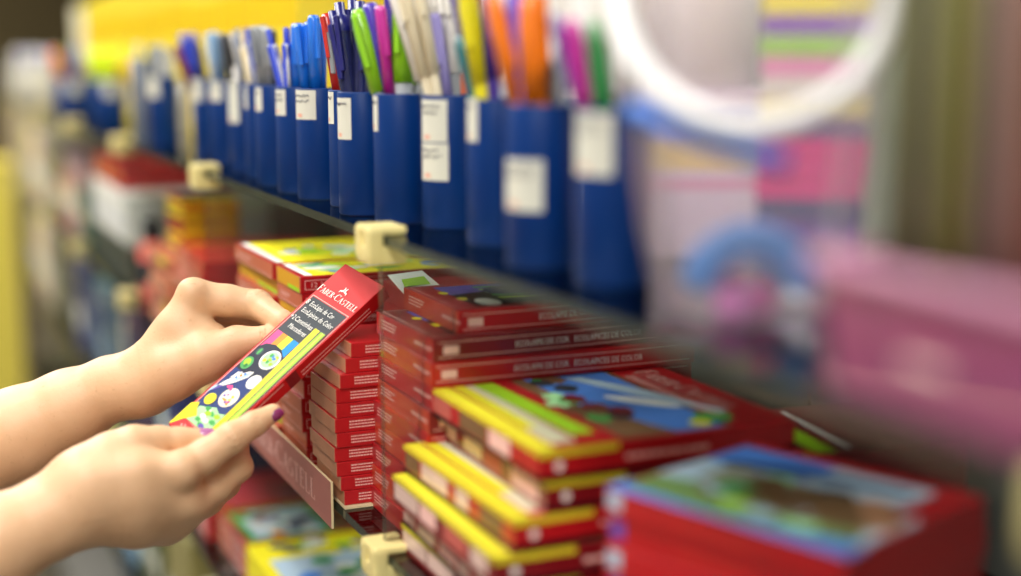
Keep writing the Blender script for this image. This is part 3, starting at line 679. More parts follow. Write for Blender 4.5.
# stack of coloured note pads
padc = [('navy', (44, 44, 96)), ('navy', (44, 44, 96)), ('violet', (96, 60, 150)), ('dark blue', (50, 52, 110)), ('magenta', (226, 0, 130)), ('magenta', (226, 0, 130)), ('magenta', (226, 0, 130)), ('plum', (110, 70, 130)), ('cream yellow', (240, 226, 130)), ('pale cream', (236, 232, 214)), ('pink', (242, 150, 190)), ('green', (156, 216, 60)), ('purple', (128, 72, 180)), ('yellow', (250, 236, 30)), ('orange', (244, 130, 40))]
Pn = atD(814, 60, .80); pz = Z3+.0003; hp = .0112
used = {}
for i, (nm, rgb) in enumerate(padc):
    used[nm] = used.get(nm, 0)+1
    t = thing('note_pad', f'{nm} note pad in the coloured pad stack behind the tub' + (f', {["lowest", "second", "third"][used[nm]-1]} {nm} from below' if sum(1 for q in padc if q[0] == nm) > 1 else ''), 'note pad', (Pn.x+random.uniform(-.001, .001), Pn.y+random.uniform(-.001, .001), pz), R(-34+random.uniform(-2, 2)), 'coloured note pads')
    mm = mat('note_paper_'+nm.replace(' ', '_'), rgb, .7, 0, .04)
    MB().box(-.029, .029, -.029, .029, 0, hp-.0004, mm, bev=.0004).build('paper_block', t)
    MB().box(-.029, .029, .0292, .0296, .0004, hp-.0008, mat('glue_strip', (230, 226, 214), .6)).build('glue_edge', t)
    pz += hp
# clear rounded tub with drooping white handle
Pt = atD(752, 60, .665); ct = Vector((Pt.x, Pt.y, Z3+.0003))
tub = thing('clear_tub', 'large clear rounded tub with a drooping white handle, blurred at the front of the shelf', 'tub', ct)
prof = [(0, 0), (.030, 0), (.038, .004), (.0455, .018), (.0515, .04), (.0555, .068), (.057, .10), (.0575, .15), (.058, .19)]
tubm = glass('clear_tub_plastic', (248, 244, 248), milk=.12, milkcol=(238, 230, 234))
tubm.node_tree.nodes['Glossy BSDF'].inputs['Roughness'].default_value = .3
_n = tubm.node_tree; _mu = _n.nodes.new('ShaderNodeMath'); _mu.operation = 'MULTIPLY'; _mu.inputs[1].default_value = .3
_n.links.new(_n.nodes['Fresnel'].outputs[0], _mu.inputs[0]); _mx = [l.to_node for l in _n.nodes['Glossy BSDF'].outputs[0].links][0]; _n.links.new(_mu.outputs[0], _mx.inputs[0])
m = MB(); m.lathe(prof, tubm, 48); m.build('shell', tub)
v = math.atan2(-ct.y, -ct.x)
fr = Vector((math.cos(v), math.sin(v), 0)); sd = Vector((-fr.y, fr.x, 0))
hpts = []
for i in range(25):
    a = math.pi*i/24
    hpts.append(sd*(-.062*math.cos(a)) + fr*(.008+.058*math.sin(a)) + Vector((0, 0, .160-.066*math.sin(a))))
hm = MB(); hm.tube(hpts, .0052, mat('white_handle_plastic', (244, 244, 246), .35, .2, .02), 12); hm.build('handle', tub)
for s_ in (0, -1):
    q = hpts[s_]; mb_ = MB(); mb_.lathe([(0, -.004), (.008, -.004), (.008, .004), (0, .004)], mat('white_handle_plastic', (244, 244, 246)), 16, T=Matrix.Translation(q) @ Matrix.Rotation(math.pi/2, 4, 'X') ); mb_.build('handle_boss', tub)
# things inside the tub
def ring_arc(name, lab, c, rad, tr_, m_, a0, a1, tilt, cat='toy', flat=1.0):
    t = thing(name, lab, cat, c, 0)
    ps = [sd*(rad*math.cos(R(a0+(a1-a0)*i/20)))+Vector((0, 0, rad*math.sin(R(a0+(a1-a0)*i/20))))+fr*(tilt*math.sin(R(a0+(a1-a0)*i/20))) for i in range(21)]
    rads = [tr_*(1 if 0 < i < 20 else .6) for i in range(21)]
    MB().tube(ps, rads, m_, 14, flat=flat).build('body', t); return t
bluep = mat('light_blue_plastic', (70, 140, 214), .4, .2, .04)
ring_arc('blue_arch_toy', 'light blue curved plastic piece inside the clear tub', ct+Vector((0, 0, .0135))+fr*.008-sd*(-.002), .024, .0095, bluep, 0, 180, .004)
magp = mat('magenta_plastic', (226, 20, 130), .4, .2, .04); pinkp = mat('pink_plastic', (226, 80, 160), .4, .2, .04)
def eraser(lab, c, rx, m_, sz=(.022, .014, .012), q=0):
    t = thing('eraser', lab, 'eraser', c, q, 'erasers in the clear tub')
    MB().box(-sz[0]/2, sz[0]/2, -sz[1]/2, sz[1]/2, 0, sz[2], m_, bev=.003).build('rubber', t)
    MB().box(-sz[0]/2-.0003, 0, -sz[1]/2-.0003, sz[1]/2+.0003, -.0003+.0006, sz[2]+.0003, mat('lilac_sleeve', (190, 110, 170), .5) if m_ is pinkp else mat('plum_sleeve', (90, 50, 90), .5), bev=.002).build('sleeve', t)
eraser('pink eraser at the bottom of the clear tub under the blue piece', ct+fr*.010+Vector((0, 0, .0016)), 0, pinkp, (.030, .016, .014), .4)
eraser('dark red eraser at the bottom of the clear tub', ct-fr*.012-sd*.006+Vector((0, 0, .0016)), 0, mat('crimson_plastic', (180, 10, 70), .4), (.022, .014, .016), 1.0)
bl = thing('blue_strap', 'blue ribbon loop beside the white handle on the left of the clear tub', 'ribbon', ct)
bp_ = []
for i in range(13):
    a = R(-150+75*i/12); bp_.append(fr*(-.0605*math.sin(a))*1.0+sd*(.0605*math.cos(a))+Vector((0, 0, .100-.022*i/12)))
MB().tube(bp_, .0046, mat('blue_ribbon', (50, 120, 220), .5), 8).build('band', bl)

# ------------------------------------------------------------------ pink basket with long rods, nearest on the shelf
bk = thing('pink_basket', 'pink plastic basket with a pale label, blurred in the near right corner', 'basket', (.312, .432, Z3+.0003))
pinkm = glass('pink_translucent_plastic', (226, 150, 190), milk=.84, milkcol=(206, 116, 164)); pinkr = mat('pink_rim_plastic', (222, 160, 194), .35, .2, .03)
m = MB(); Bx_, By_, Bh = .105, .125, .050
def shell(m, x0, x1, y0, y1, z0, z1, t_, mm, tap=.006):
    O0 = [(x0+tap, y0+tap), (x1-tap, y0+tap), (x1-tap, y1-tap), (x0+tap, y1-tap)]; O1 = [(x0, y0), (x1, y0), (x1, y1), (x0, y1)]
    I1 = [(x0+t_, y0+t_), (x1-t_, y0+t_), (x1-t_, y1-t_), (x0+t_, y1-t_)]; I0 = [(x0+tap+t_, y0+tap+t_), (x1-tap-t_, y0+tap+t_), (x1-tap-t_, y1-tap-t_), (x0+tap+t_, y1-tap-t_)]
    vs = [(x, y, z0) for x, y in O0]+[(x, y, z1) for x, y in O1]+[(x, y, z1) for x, y in I1]+[(x, y, z0+t_) for x, y in I0]
    fs = [(0, 3, 2, 1)]
    for i in range(4):
        j = (i+1) % 4; fs += [(i, j, 4+j, 4+i), (4+i, 4+j, 8+j, 8+i), (8+i, 8+j, 12+j, 12+i)]
    fs.append((12, 13, 14, 15)); m.add(vs, fs, mm)
shell(m, 0, Bx_, -By_, 0, 0, Bh, .002, pinkm); m.build('body', bk)
rm = MB(); shell(rm, -.003, Bx_+.003, -By_-.003, .003, Bh-.004, Bh+.002, .006, pinkr, tap=0)
rm = MB()
for (a, b, c_, d_) in ((-.003, Bx_+.003, -.0005, .003), (-.003, Bx_+.003, -By_-.003, -By_+.0005), (-.003, .0005, -By_, 0), (Bx_-.0005, Bx_+.003, -By_, 0)):
    rm.box(a, b, c_, d_, Bh-.004, Bh+.002, pinkr, bev=.001)
rm.build('rim', bk)
pr = Print((.0065*.55, -.046, .018), (0, -1, 0), (0, 0, 1)); pr.rect(0, .022, 0, .017, mat('pale_pink_label', (236, 206, 200), .6)); pr.build('label', bk)
rods = []
for (nm, rgb, px_, d_, r) in [('olive green', (120, 122, 72), 886, .517, .0050), ('grey', (146, 144, 124), 914, .497, .0038), ('mustard olive', (140, 138, 62), 944, .487, .0054), ('grey mauve', (150, 132, 130), 978, .472, .0050), ('terracotta', (164, 120, 104), 1008, .462, .0054),
        ('dark olive', (92, 84, 30), 905, .535, .0056), ('olive green', (126, 120, 46), 935, .525, .0056), ('dark olive', (100, 92, 36), 962, .512, .0056), ('grey mauve', (160, 146, 146), 998, .498, .0056), ('terracotta', (170, 104, 84), 1030, .480, .0054), ('mustard olive', (140, 130, 50), 925, .560, .0056), ('olive green', (128, 124, 60), 965, .545, .0056)]:
    q = atZ(px_, 55+(1.35-1.226)*FPX/d_, 1.226); rods.append((nm, rgb, q.x, q.y, r))
cnt = {}
for i, (nm, rgb, x, y, r) in enumerate(rods):
    cnt[nm] = cnt.get(nm, 0)+1; n = sum(1 for q in rods if q[0] == nm)
    t = thing('glitter_tube', f'{nm} slim tube in the pink basket' + (f', {["first", "second", "third"][cnt[nm]-1]} of its colour from the edge' if n > 1 else ''), 'tube', (x, y, Z3+.0026), 0, 'tubes in the pink basket')
    mm = mat('tube_'+nm.replace(' ', '_'), rgb, .35, .3, .1)
    h = .25
    MB().lathe([(0, 0), (r, 0), (r, h*.86)], mm, 14).build('barrel', t)
    MB().lathe([(r*.7, h*.86), (r*.7, h*.88), (r, h*.882), (r, h*.99), (r*.8, h), (0, h)], mat('tube_cap_'+nm.replace(' ', '_'), tuple(int(v*.8) for v in rgb), .4), 14).build('cap', t)
#@@PART3
# ------------------------------------------------------------------ the box held in the hands
SC = 1.10
BO = CAM+(Vector((.166, .987, 1.093))-CAM)*SC; BW, BL, BT = .0467*SC, .1749*SC, .012*SC
bu = Vector((.351, -.899, -.261)).normalized(); bv0 = Vector((.795, .139, .591)); bv = (bv0-bu*bv0.dot(bu)).normalized(); bn = bu.cross(bv)
M3 = Matrix((bu, bv, bn)).transposed()
REDM = mat('red_matt_card', (196, 26, 30), .5, 0, .05, spec=.25)
hb = thing('held_pencil_box', 'slim red pencil box with printed window panel held tilted in both hands', 'box', BO, quat=M3.to_quaternion())
m = MB(); m.box(0, BW, 0, BL, -BT, 0, REDM, bev=.0007); m.build('carton', hb)
mm_ = .001
p = Print((0, 0, 0), (SC, 0, 0), (0, SC, 0)); p.u *= SC; p.v *= SC
def PP(pts): return [(a*.001, b*.001) for a, b in pts]
p.poly(PP([(2.0, 10), (45.0, 10), (45.0, 140.4), (2.0, 140.4)]), CREAMINK)
p.poly(PP([(2.5, 10.5), (44.5, 10.5), (44.5, 139.9), (2.5, 139.9)]), REDM)
p.poly(PP([(3.2, 60), (43.8, 60), (43.8, 139.2), (3.2, 139.2)]), INK)
# window: pencil ends
for i, (cc, a0) in enumerate(((PINKI, 4), (ORANGEI, 10.5), (mat('fluo_yellow_ink', (216, 240, 60), .5, 0), 16.5), (mat('azure_ink', (30, 140, 220), .5, 0), 23.5))):
    p.poly(PP([(a0, 84), (a0+6.6, 84), (a0+6.6, 103), (a0, 103)]), cc)
p.poly(PP([(3.1, 14), (34, 14), (34, 78), (30, 87), (23, 91), (15, 92), (7, 89), (3.1, 83)]), mat('space_ink', (42, 60, 118), .5, 0, .25, 60))
p.poly(PP([(3.1, 62), (34, 62), (34, 80), (30, 87.5), (23, 91.5), (15, 92.3), (7, 89.5), (3.1, 84)]), mat('deep_space_ink', (40, 44, 62), .5, 0, .2, 60))
rnd = random.Random(2)
p.ell(.0082, .0815, .003, .0035, mat('dark_teal_ink', (44, 84, 74), .4)); p.ell(.0082, .0815, .0012, .003, GREENI)
p.ell(.008, .0693, .0049, .0058, GREENI, 10); p.ell(.0076, .070, .003, .0035, LIME, 30); p.ell(.0092, .067, .0015, .002, mat('forest_ink', (40, 120, 50), .4))
p.ell(.0225, .0805, .0085, .0088, WHITE); p.ell(.0225, .0805, .0074, .0077, LBLUE); p.ell(.0225, .0805, .0066, .0069, MINT)
for k in range(9): p.blob(.0225+rnd.uniform(-.004, .004), .0805+rnd.uniform(-.0045, .0045), .002, .0018, [LIME, GREENI, YEL, BLUEI][k % 4], rnd, 8)
# rocket
p.poly(PP([(21, 66.5), (20.5, 61), (15, 52.5), (9, 45.5), (5, 44), (7, 50), (12, 59), (17, 65)]), WHITE)
p.poly(PP([(20.2, 65.4), (19.6, 61.4), (14.6, 53.4), (11, 51), (14, 58), (17.4, 63.8)]), LBLUE)
p.poly(PP([(9, 60), (13, 62), (11, 56), (7.5, 53)]), WHITE); p.poly(PP([(16, 50), (18.5, 47), (14, 46), (11.5, 47)]), PINKI); p.poly(PP([(7, 44.5), (9.5, 45.5), (5, 38.5), (3, 38)]), PURPLEI)
for q in ((12, 56), (14, 59), (16, 61.6)): p.ell(q[0]*mm_, q[1]*mm_, .0011, .0011, ORANGEI if q[0] == 14 else BLUEI)
p.poly(PP([(5.5, 43), (2.2, 33), (2.2, 40), (4, 44)]), LBLUE)
p.ell(.0282, .0605, .0058, .0063, WHITE); p.ell(.0282, .0605, .0048, .0053, mat('lavender_ink', (186, 190, 226), .4, .3, .2, 200)); p.ell(.027, .062, .002, .0018, WHITE)
p.ell(.0226, .0410, .0078, .0085, mat('peach_ink', (240, 226, 200), .4, .3, .1, 200))
for k in range(12): p.blob(.0226+rnd.uniform(-.005, .005), .041+rnd.uniform(-.006, .006), .0016, .0013, [PINKI, ORANGEI, WHITE, PURPLEI, YEL][k % 5], rnd, 7)
p.ell(.0104, .0324, .0048, .005, YEL); p.ell(.0104, .0324, .0036, .0038, mat('gold_ink', (246, 200, 40), .4)); p.ell(.0104, .033, .002, .002, YEL)
# green moonscape, yellow wedge, red foot
p.poly(PP([(9, 11), (33.9, 11), (33.9, 30), (28, 27.5), (22, 30), (14, 26), (8.5, 24)]), MINT)
for k in range(10): p.blob(rnd.uniform(.015, .031), rnd.uniform(.013, .026), .0035, .0022, [GREENI, WHITE, GREENI, LIME][k % 4], rnd, 9)
p.ell(.025, .013, .003, .002, PURPLEI)
p.poly(PP([(0.1, .3), (.1, 22), (5.8, 26), (8, 22), (14, 17), (9.5, 12)]), YEL)
p.poly(PP([(.5, .4), (46.2, .4), (46.2, 9.4), (19, 9.9), (7.4, 10.6)]), REDM)
p.text('+2', .009, .0035, .0042, CREAMINK); p.text('8', .022, .0035, .0042, CREAMINK)
# two long markers across the panel
p.poly(PP([(34.2, 10.5), (39.9, 10.5), (36.9, 119.4), (30.6, 119.4)]), BLACK)
p.poly(PP([(39.6, 10.5), (45.6, 10.5), (43.6, 119.4), (37.3, 119.4)]), BLACK)
p.poly(PP([(34.8, 10.5), (39.4, 10.5), (36.4, 118.9), (30.9, 118.9)]), YEL); p.poly(PP([(40.2, 10.5), (44.8, 10.5), (43.0, 118.8), (37.8, 118.8)]), LIME)
p.poly(PP([(41.8, 10.5), (43.0, 10.5), (41.2, 118.8), (39.8, 118.8)]), mat('pale_lime_ink', (190, 224, 80), .4))
p.build('front_print', hb)
p = Print((0, 0, 0), (1, 0, 0), (0, 1, 0)); p.u *= SC; p.v *= SC; p.k = 14
p.text('FABER-CASTELL', .0006, .1450, .0050, WHITE, width=.0454, serif=True)
# small emblem of two riders above the name
def horse(cx, sgn):
    pts = [(-2.2, 0), (-1.9, 1.6), (-1.2, 2.2), (.2, 2.4), (.9, 3.8), (.4, 5.4), (1.3, 5.6), (1.7, 4.4), (2.2, 4.0), (1.9, 3.3), (1.5, 2.9), (2.6, 1.9), (2.3, 1.5), (1.2, 2.0), (.8, 1.0), (-.6, 1.2), (-1.2, .9), (-1.5, 0)]
    pp = [(cx+sgn*a*.9, 152.4+b*1.05) for a, b in pts]
    if sgn < 0: pp = pp[::-1]
    p.poly(PP(pp), WHITE)
horse(20.6, 1); horse(24.8, -1)
for (t_, a, b, w_) in (('8', 3.2, 131.4, 2.2), ('EcoLápis de Cor', 8, 131.4, 27.8), ('EcoLápices de Color', 6.6, 124.2, 36), ('+2', 3.0, 115.5, 4.6), ('Canetinhas', 8.6, 115.5, 20.4), ('Marcadores', 9.6, 108.4, 19.6)):
    p.text(t_, a*mm_, b*mm_, .0046, WHITE, width=w_*mm_)
p.build('lettering', hb)
p = Print((BW, 0, -BT), (0, 1, 0), (0, 0, 1))    # narrow side: small lines of text
for q in range(3): micro_lines(p, .097 if q < 2 else .03, .0025+q*.0034, .075 if q < 2 else .05, .0011, 1, 70+q)
p.rect(.083, .094, .0008, BT-.0008, DRED)
p.build('side_print', hb)
def boxd(x, y, dz=0):
    r = ray(x, y); o = BO+bn*dz
    return (o-CAM).dot(bn)/r.dot(bn)/SC

# ------------------------------------------------------------------ hands: one smooth surface per body
def cone_sdf(P, a, b, ra, rb):
    ba = b-a; l2 = float(ba@ba)
    if l2 < 1e-12: return np.sqrt(((P-a)**2).sum(-1))-ra
    t = np.clip(((P-a)@ba)/l2, 0, 1)
    d = P-a-t[..., None]*ba
    return np.sqrt((d*d).sum(-1))-(ra+(rb-ra)*t)
def smin(a, b, k):
    h = np.clip(.5+.5*(b-a)/k, 0, 1)
    return b*(1-h)+a*h-k*h*(1-h)
def chain(P, pts, k=.004):
    f = None
    for (a, ra), (b, rb) in zip(pts[:-1], pts[1:]):
        g = cone_sdf(P, np.array(a), np.array(b), ra, rb)
        f = g if f is None else smin(f, g, k)
    return f
def surface_nets(F, o, h):
    nx, ny, nz = F.shape
    s = F < 0
    c = np.zeros((nx-1, ny-1, nz-1), int)
    for i in (0, 1):
        for j in (0, 1):
            for k in (0, 1): c += s[i:nx-1+i, j:ny-1+j, k:nz-1+k]
    act = (c > 0) & (c < 8)
    idx = -np.ones(act.shape, int); cells = np.argwhere(act); idx[act] = np.arange(len(cells))
    acc = np.zeros((len(cells), 3)); cnt = np.zeros(len(cells))
    C8 = [(i, j, k) for i in (0, 1) for j in (0, 1) for k in (0, 1)]
    for a in C8:
        for ax in range(3):
            if a[ax]: continue
            b = list(a); b[ax] = 1
            fa = F[cells[:, 0]+a[0], cells[:, 1]+a[1], cells[:, 2]+a[2]]; fb = F[cells[:, 0]+b[0], cells[:, 1]+b[1], cells[:, 2]+b[2]]
            cr = (fa < 0) != (fb < 0)
            t = np.where(cr, fa/np.where(cr, fa-fb, 1), 0)
            q = np.tile(np.array(a, float), (len(cells), 1)); q[:, ax] = t
            acc += q*cr[:, None]; cnt += cr
    V = (cells+acc/cnt[:, None])*h+o
    Q = []
    for ax in range(3):
        sl0 = [slice(None)]*3; sl1 = [slice(None)]*3
        sl0[ax] = slice(0, -1); sl1[ax] = slice(1, None)
        e = s[tuple(sl0)] != s[tuple(sl1)]
        E = np.argwhere(e); u, v = (ax+1) % 3, (ax+2) % 3
        ok = (E[:, u] > 0) & (E[:, v] > 0) & (E[:, u] < F.shape[u]-1) & (E[:, v] < F.shape[v]-1); E = E[ok]
        inside0 = s[E[:, 0], E[:, 1], E[:, 2]]
        def cid(du, dv):
            q = E.copy(); q[:, u] += du; q[:, v] += dv
            return idx[q[:, 0], q[:, 1], q[:, 2]]
        quad = np.stack([cid(-1, -1), cid(0, -1), cid(0, 0), cid(-1, 0)], 1)
        quad[~inside0] = quad[~inside0][:, ::-1]; Q.append(quad)
    return V, np.concatenate(Q)
skin = bpy.data.materials.new('fair_skin'); skin.use_nodes = True
nt = skin.node_tree; b = nt.nodes['Principled BSDF']; tc = nt.nodes.new('ShaderNodeTexCoord')
def noise(sc, det): n = nt.nodes.new('ShaderNodeTexNoise'); n.inputs['Scale'].default_value = sc; n.inputs['Detail'].default_value = det; nt.links.new(tc.outputs['Object'], n.inputs['Vector']); return n
n1 = noise(38, 4); n2 = noise(240, 2); n3 = noise(420, 4)
mx = nt.nodes.new('ShaderNodeMix'); mx.data_type = 'RGBA'; mx.inputs[6].default_value = (*lin((216, 171, 130)), 1); mx.inputs[7].default_value = (*lin((230, 190, 152)), 1)
nt.links.new(n1.outputs['Fac'], mx.inputs[0])
rp = nt.nodes.new('ShaderNodeValToRGB'); rp.color_ramp.elements[0].position = .66; rp.color_ramp.elements[1].position = .76
rp.color_ramp.elements[0].color = (0, 0, 0, 1); rp.color_ramp.elements[1].color = (.22, .22, .22, 1); nt.links.new(n2.outputs['Fac'], rp.inputs[0])
mf = nt.nodes.new('ShaderNodeMix'); mf.data_type = 'RGBA'; mf.inputs[7].default_value = (*lin((176, 118, 84)), 1)
nt.links.new(rp.outputs[0], mf.inputs[0]); nt.links.new(mx.outputs[2], mf.inputs[6]); nt.links.new(mf.outputs[2], b.inputs['Base Color'])
b.inputs['Roughness'].default_value = .5; b.inputs['Subsurface Weight'].default_value = .08; b.inputs['Subsurface Scale'].default_value = .006; b.inputs['Subsurface Radius'].default_value = (1, .4, .25)
bpn = nt.nodes.new('ShaderNodeBump'); bpn.inputs['Strength'].default_value = .25; bpn.inputs['Distance'].default_value = .0008; nt.links.new(n3.outputs['Fac'], bpn.inputs['Height']); nt.links.new(bpn.outputs['Normal'], b.inputs['Normal'])
PXM = FPX
def J(x, y, d, rpx): return (np.array(atD(x, y, d*SC)), rpx*d*SC/PXM)
def W3(x, y, z, r): return (np.array((x, y, z), float), r)
def body_mesh(parts, h):
    """parts: list of (palm chains, finger chains, blend)"""
    allp = [q for prt in parts for ch in prt[0]+prt[1] for q in ch]
    lo = np.min([q[0]-q[1] for q in allp], 0)-.01; hi = np.max([q[0]+q[1] for q in allp], 0)+.01
    ax = [np.arange(lo[i], hi[i], h) for i in range(3)]
    P = np.stack(np.meshgrid(*ax, indexing='ij'), -1)
    def region(ch, pad=.03):
        l_ = np.min([q[0]-q[1] for q in ch], 0)-pad; h_ = np.max([q[0]+q[1] for q in ch], 0)+pad
        return tuple(slice(max(0, int((l_[i]-lo[i])/h)), max(1, int((h_[i]-lo[i])/h)+2)) for i in range(3))
    F = np.full(P.shape[:3], .05)
    for prt in parts:
        pl, fg = prt[0], prt[1]
        palm = np.full(P.shape[:3], .05)
        for ch in pl:
            s_ = region(ch); palm[s_] = smin(palm[s_], chain(P[s_], ch, .008), .014)
        if len(prt) > 2:
            for c_, r_, k_ in prt[2]:
                ch = [(c_, r_), (c_+1e-4, r_)]; s_ = region(ch); palm[s_] = smin(palm[s_], chain(P[s_], ch), k_)
        T = palm.copy()
        for ch in fg:
            s_ = region(ch); T[s_] = smin(T[s_], smin(palm[s_], chain(P[s_], ch), .0048), .0009)
        if len(prt) > 3:
            for a_, b_, r_ in prt[3]:
                ch = [(a_, r_), (b_, r_*.5)]; s_ = region(ch, .01); g = chain(P[s_], ch)
                T[s_] = -smin(-T[s_], g, .0016)
        F = np.minimum(F, smin(F, T, .02))
    return surface_nets(F, lo, h)
# far (left) hand, reaching in above: index finger and thumb pinch the box from behind
dF = 1.07
tipd = boxd(300, 340, -BT)
elL = W3(-.17, .92, 1.00, .042)
far_palm = [
    [elL, J(-40, 464, 1.06, 53), J(20, 434, 1.06, 46.5), J(70, 409, 1.065, 39), J(112, 388, 1.065, 31), J(138, 378, 1.065, 27)],
    [J(142, 378, 1.065, 23), J(171, 339, 1.068, 21), J(197, 299, 1.070, 17)],
    [J(142, 380, 1.085, 24), J(178, 342, 1.095, 21), J(203, 306, 1.098, 16)],
    [J(142, 380, 1.10, 26), J(190, 355, 1.118, 22), J(212, 322, 1.12, 16)],
    [J(140, 388, 1.06, 30), J(170, 372, 1.055, 28), J(205, 357, 1.052, 25)],
    [J(150, 388, 1.085, 26), J(190, 366, 1.09, 22)],
    [J(188, 330, 1.062, 19), J(214, 337, 1.066, 13)],
]
far_fing = [
    [J(197, 298, 1.070, 18.5), J(228, 301, 1.074, 16), J(257, 305, 1.076, 14.8), J(283, 323, tipd+.014, 12), J(303, 343, tipd+.010, 9.5)],
    [J(203, 306, 1.098, 16), J(252, 309, 1.102, 13.5), J(280, 333, 1.09, 11.5), J(292, 358, tipd+.016, 10)],
    [J(212, 323, 1.12, 15), J(252, 326, 1.125, 13), J(268, 355, 1.115, 11), J(262, 378, 1.10, 9.5)],
    [J(210, 340, 1.138, 13), J(240, 350, 1.142, 11), J(246, 372, 1.132, 9.5), J(236, 388, 1.12, 8.5)],
    [J(205, 357, 1.052, 24), J(237, 343, 1.052, 17), J(268, 338, tipd+.012, 12), J(290, 332, tipd+.0115, 10)],
]
# near (right) hand: thumb on the front of the box foot, index along its lower side
fd = boxd(200, 436)
elR = W3(-.14, .75, .93, .043)
near_palm = [
    [elR, J(-50, 578, .915, 49), J(0, 542, .925, 46), J(55, 515, .94, 41), J(85, 499, .945, 40)],
    [J(85, 484, .945, 32), J(130, 477, .95, 22), J(180, 473, .958, 19)],
    [J(85, 492, .95, 36), J(135, 488, .955, 32), J(190, 500, .975, 22)],
    [J(88, 503, .955, 36), J(135, 503, .963, 34), J(176, 514, .985, 22)],
    [J(92, 508, .96, 34), J(135, 520, .972, 26), J(163, 526, .99, 19)],
    [J(85, 476, .95, 23), J(112, 456, .955, 22), J(134, 445, .96, 19)],
]
near_fing = [
    [J(134, 443, .957, 18), J(158, 439, fd-.018, 13), J(180, 439, fd-.013, 11.5), J(206, 437, fd-.0085, 9)],
    [J(180, 471, .958, 19.5), J(206, 456, .963, 17), J(232, 438, .968, 15.5), J(254, 424, .976, 12.5), J(273, 413, .982, 9.5)],
    [J(192, 500, .975, 20), J(216, 484, .985, 17.5), J(238, 467, .992, 14.5), J(236, 448, 1.008, 12), J(222, 440, 1.022, 10)],
    [J(178, 514, .985, 20), J(206, 500, 1.0, 16), J(226, 484, 1.012, 13.5), J(220, 466, 1.026, 11.5), J(206, 458, 1.034, 9.5)],
    [J(163, 526, .99, 18), J(186, 516, 1.008, 14), J(202, 504, 1.02, 12), J(196, 488, 1.032, 10), J(186, 480, 1.04, 9)],
]
person = thing('person', 'person reaching in from the left with two bare hands holding the red box', 'person', (-.46, .80, 0))
import time; t0_ = time.time()
Vs, Fs = [], []; off = 0
def unit(v): v = np.array(v, float); return v/np.linalg.norm(v)
nUP, nRT, nFW = np.array(UP), np.array(RT), np.array(FW)
def creases(pt, ra, finger, normal, n, gap, wid, rad=.0006):
    """fine skin folds across a joint"""
    f = unit(finger); nn = np.array(normal, float); nn = unit(nn-f*(nn@f)); s_ = np.cross(f, nn); out = []
    for i in range(n):
        c = pt+f*((i-(n-1)/2)*gap); st = [c+nn*ra*math.cos(a)+s_*ra*math.sin(a) for a in (-wid, -wid/2, 0, wid/2, wid)]
        for u, v in zip(st[:-1], st[1:]): out.append((u, v, rad))
    return out
def fdir(ch, i): return ch[i+1][0]-ch[i-1][0]
folds_far = creases(far_fing[0][2][0], far_fing[0][2][1]+.0002, fdir(far_fing[0], 2), nUP*.9-nFW*.5, 3, .0042, .7) + creases(far_fing[4][2][0], far_fing[4][2][1], fdir(far_fing[4], 2), -nFW+nUP*.3, 2, .004, .6)
folds_near = creases(near_fing[1][2][0], near_fing[1][2][1]+.0003, fdir(near_fing[1], 2), -nFW*.9-nUP*.35, 3, .0042, .7) + creases(near_fing[1][3][0], near_fing[1][3][1]+.0003, fdir(near_fing[1], 3), -nFW*.9-nUP*.3, 2, .0034, .7)
bump_far = [(J(192, 292, 1.062, 1)[0], .0105, .008), (J(258, 301, 1.072, 1)[0], .0085, .006)]
bump_near = [(J(183, 469, .951, 1)[0], .0120, .008), (J(186, 499, .968, 1)[0], .0125, .008), (J(232, 438, .966, 1)[0], .0093, .005)]
near_palm += [[J(95, 478, .932, 8), J(140, 469, .940, 7.5), J(180, 468, .951, 9)], [J(98, 494, .934, 8), J(142, 488, .944, 7.5), J(184, 498, .965, 9)]]
far_palm += [[J(140, 362, 1.055, 8), J(170, 325, 1.056, 7), J(192, 294, 1.062, 8)]]
for parts in ([(far_palm, far_fing, bump_far, folds_far)], [(near_palm, near_fing, bump_near, folds_near)]):
    V, Q = body_mesh(parts, .0014); Vs.append(V); Fs.append(Q+off); off += len(V)
def W_(x, y, z, r): return (np.array((x, y, z), float), r)
PY_ = .80
core = [[W_(-.46, PY_, .98, .13), W_(-.46, PY_, 1.12, .115), W_(-.45, PY_, 1.28, .125)], [W_(-.45, PY_-.07, 1.30, .09), W_(-.45, PY_+.07, 1.30, .09)], [W_(-.45, PY_, 1.36, .055), W_(-.43, PY_, 1.48, .052)],
        [W_(-.415, PY_, 1.535, .072), W_(-.43, PY_, 1.60, .088)], [W_(-.46, PY_-.06, .93, .11), W_(-.46, PY_+.06, .93, .11)]]
limbs = []
for s_, el in ((1, elL), (-1, elR)):
    limbs.append([W_(-.45, PY_+s_*.165, 1.335, .052), (el[0]*.45+np.array((-.45, PY_+s_*.17, 1.30))*.55, .046), (el[0], el[1]*1.02)])
    limbs.append([W_(-.46, PY_+s_*.085, .90, .088), W_(-.45, PY_+s_*.09, .50, .060), W_(-.465, PY_+s_*.095, .10, .042), W_(-.46, PY_+s_*.095, .06, .045)])
    limbs.append([W_(-.47, PY_+s_*.095, .05, .044), W_(-.34, PY_+s_*.11, .036, .034)])
limbs.append([W_(-.345, PY_, 1.545, .014), W_(-.338, PY_, 1.53, .014)])
V, Q = body_mesh([(core, limbs)], .011); Vs.append(V); Fs.append(Q+off); off += len(V)
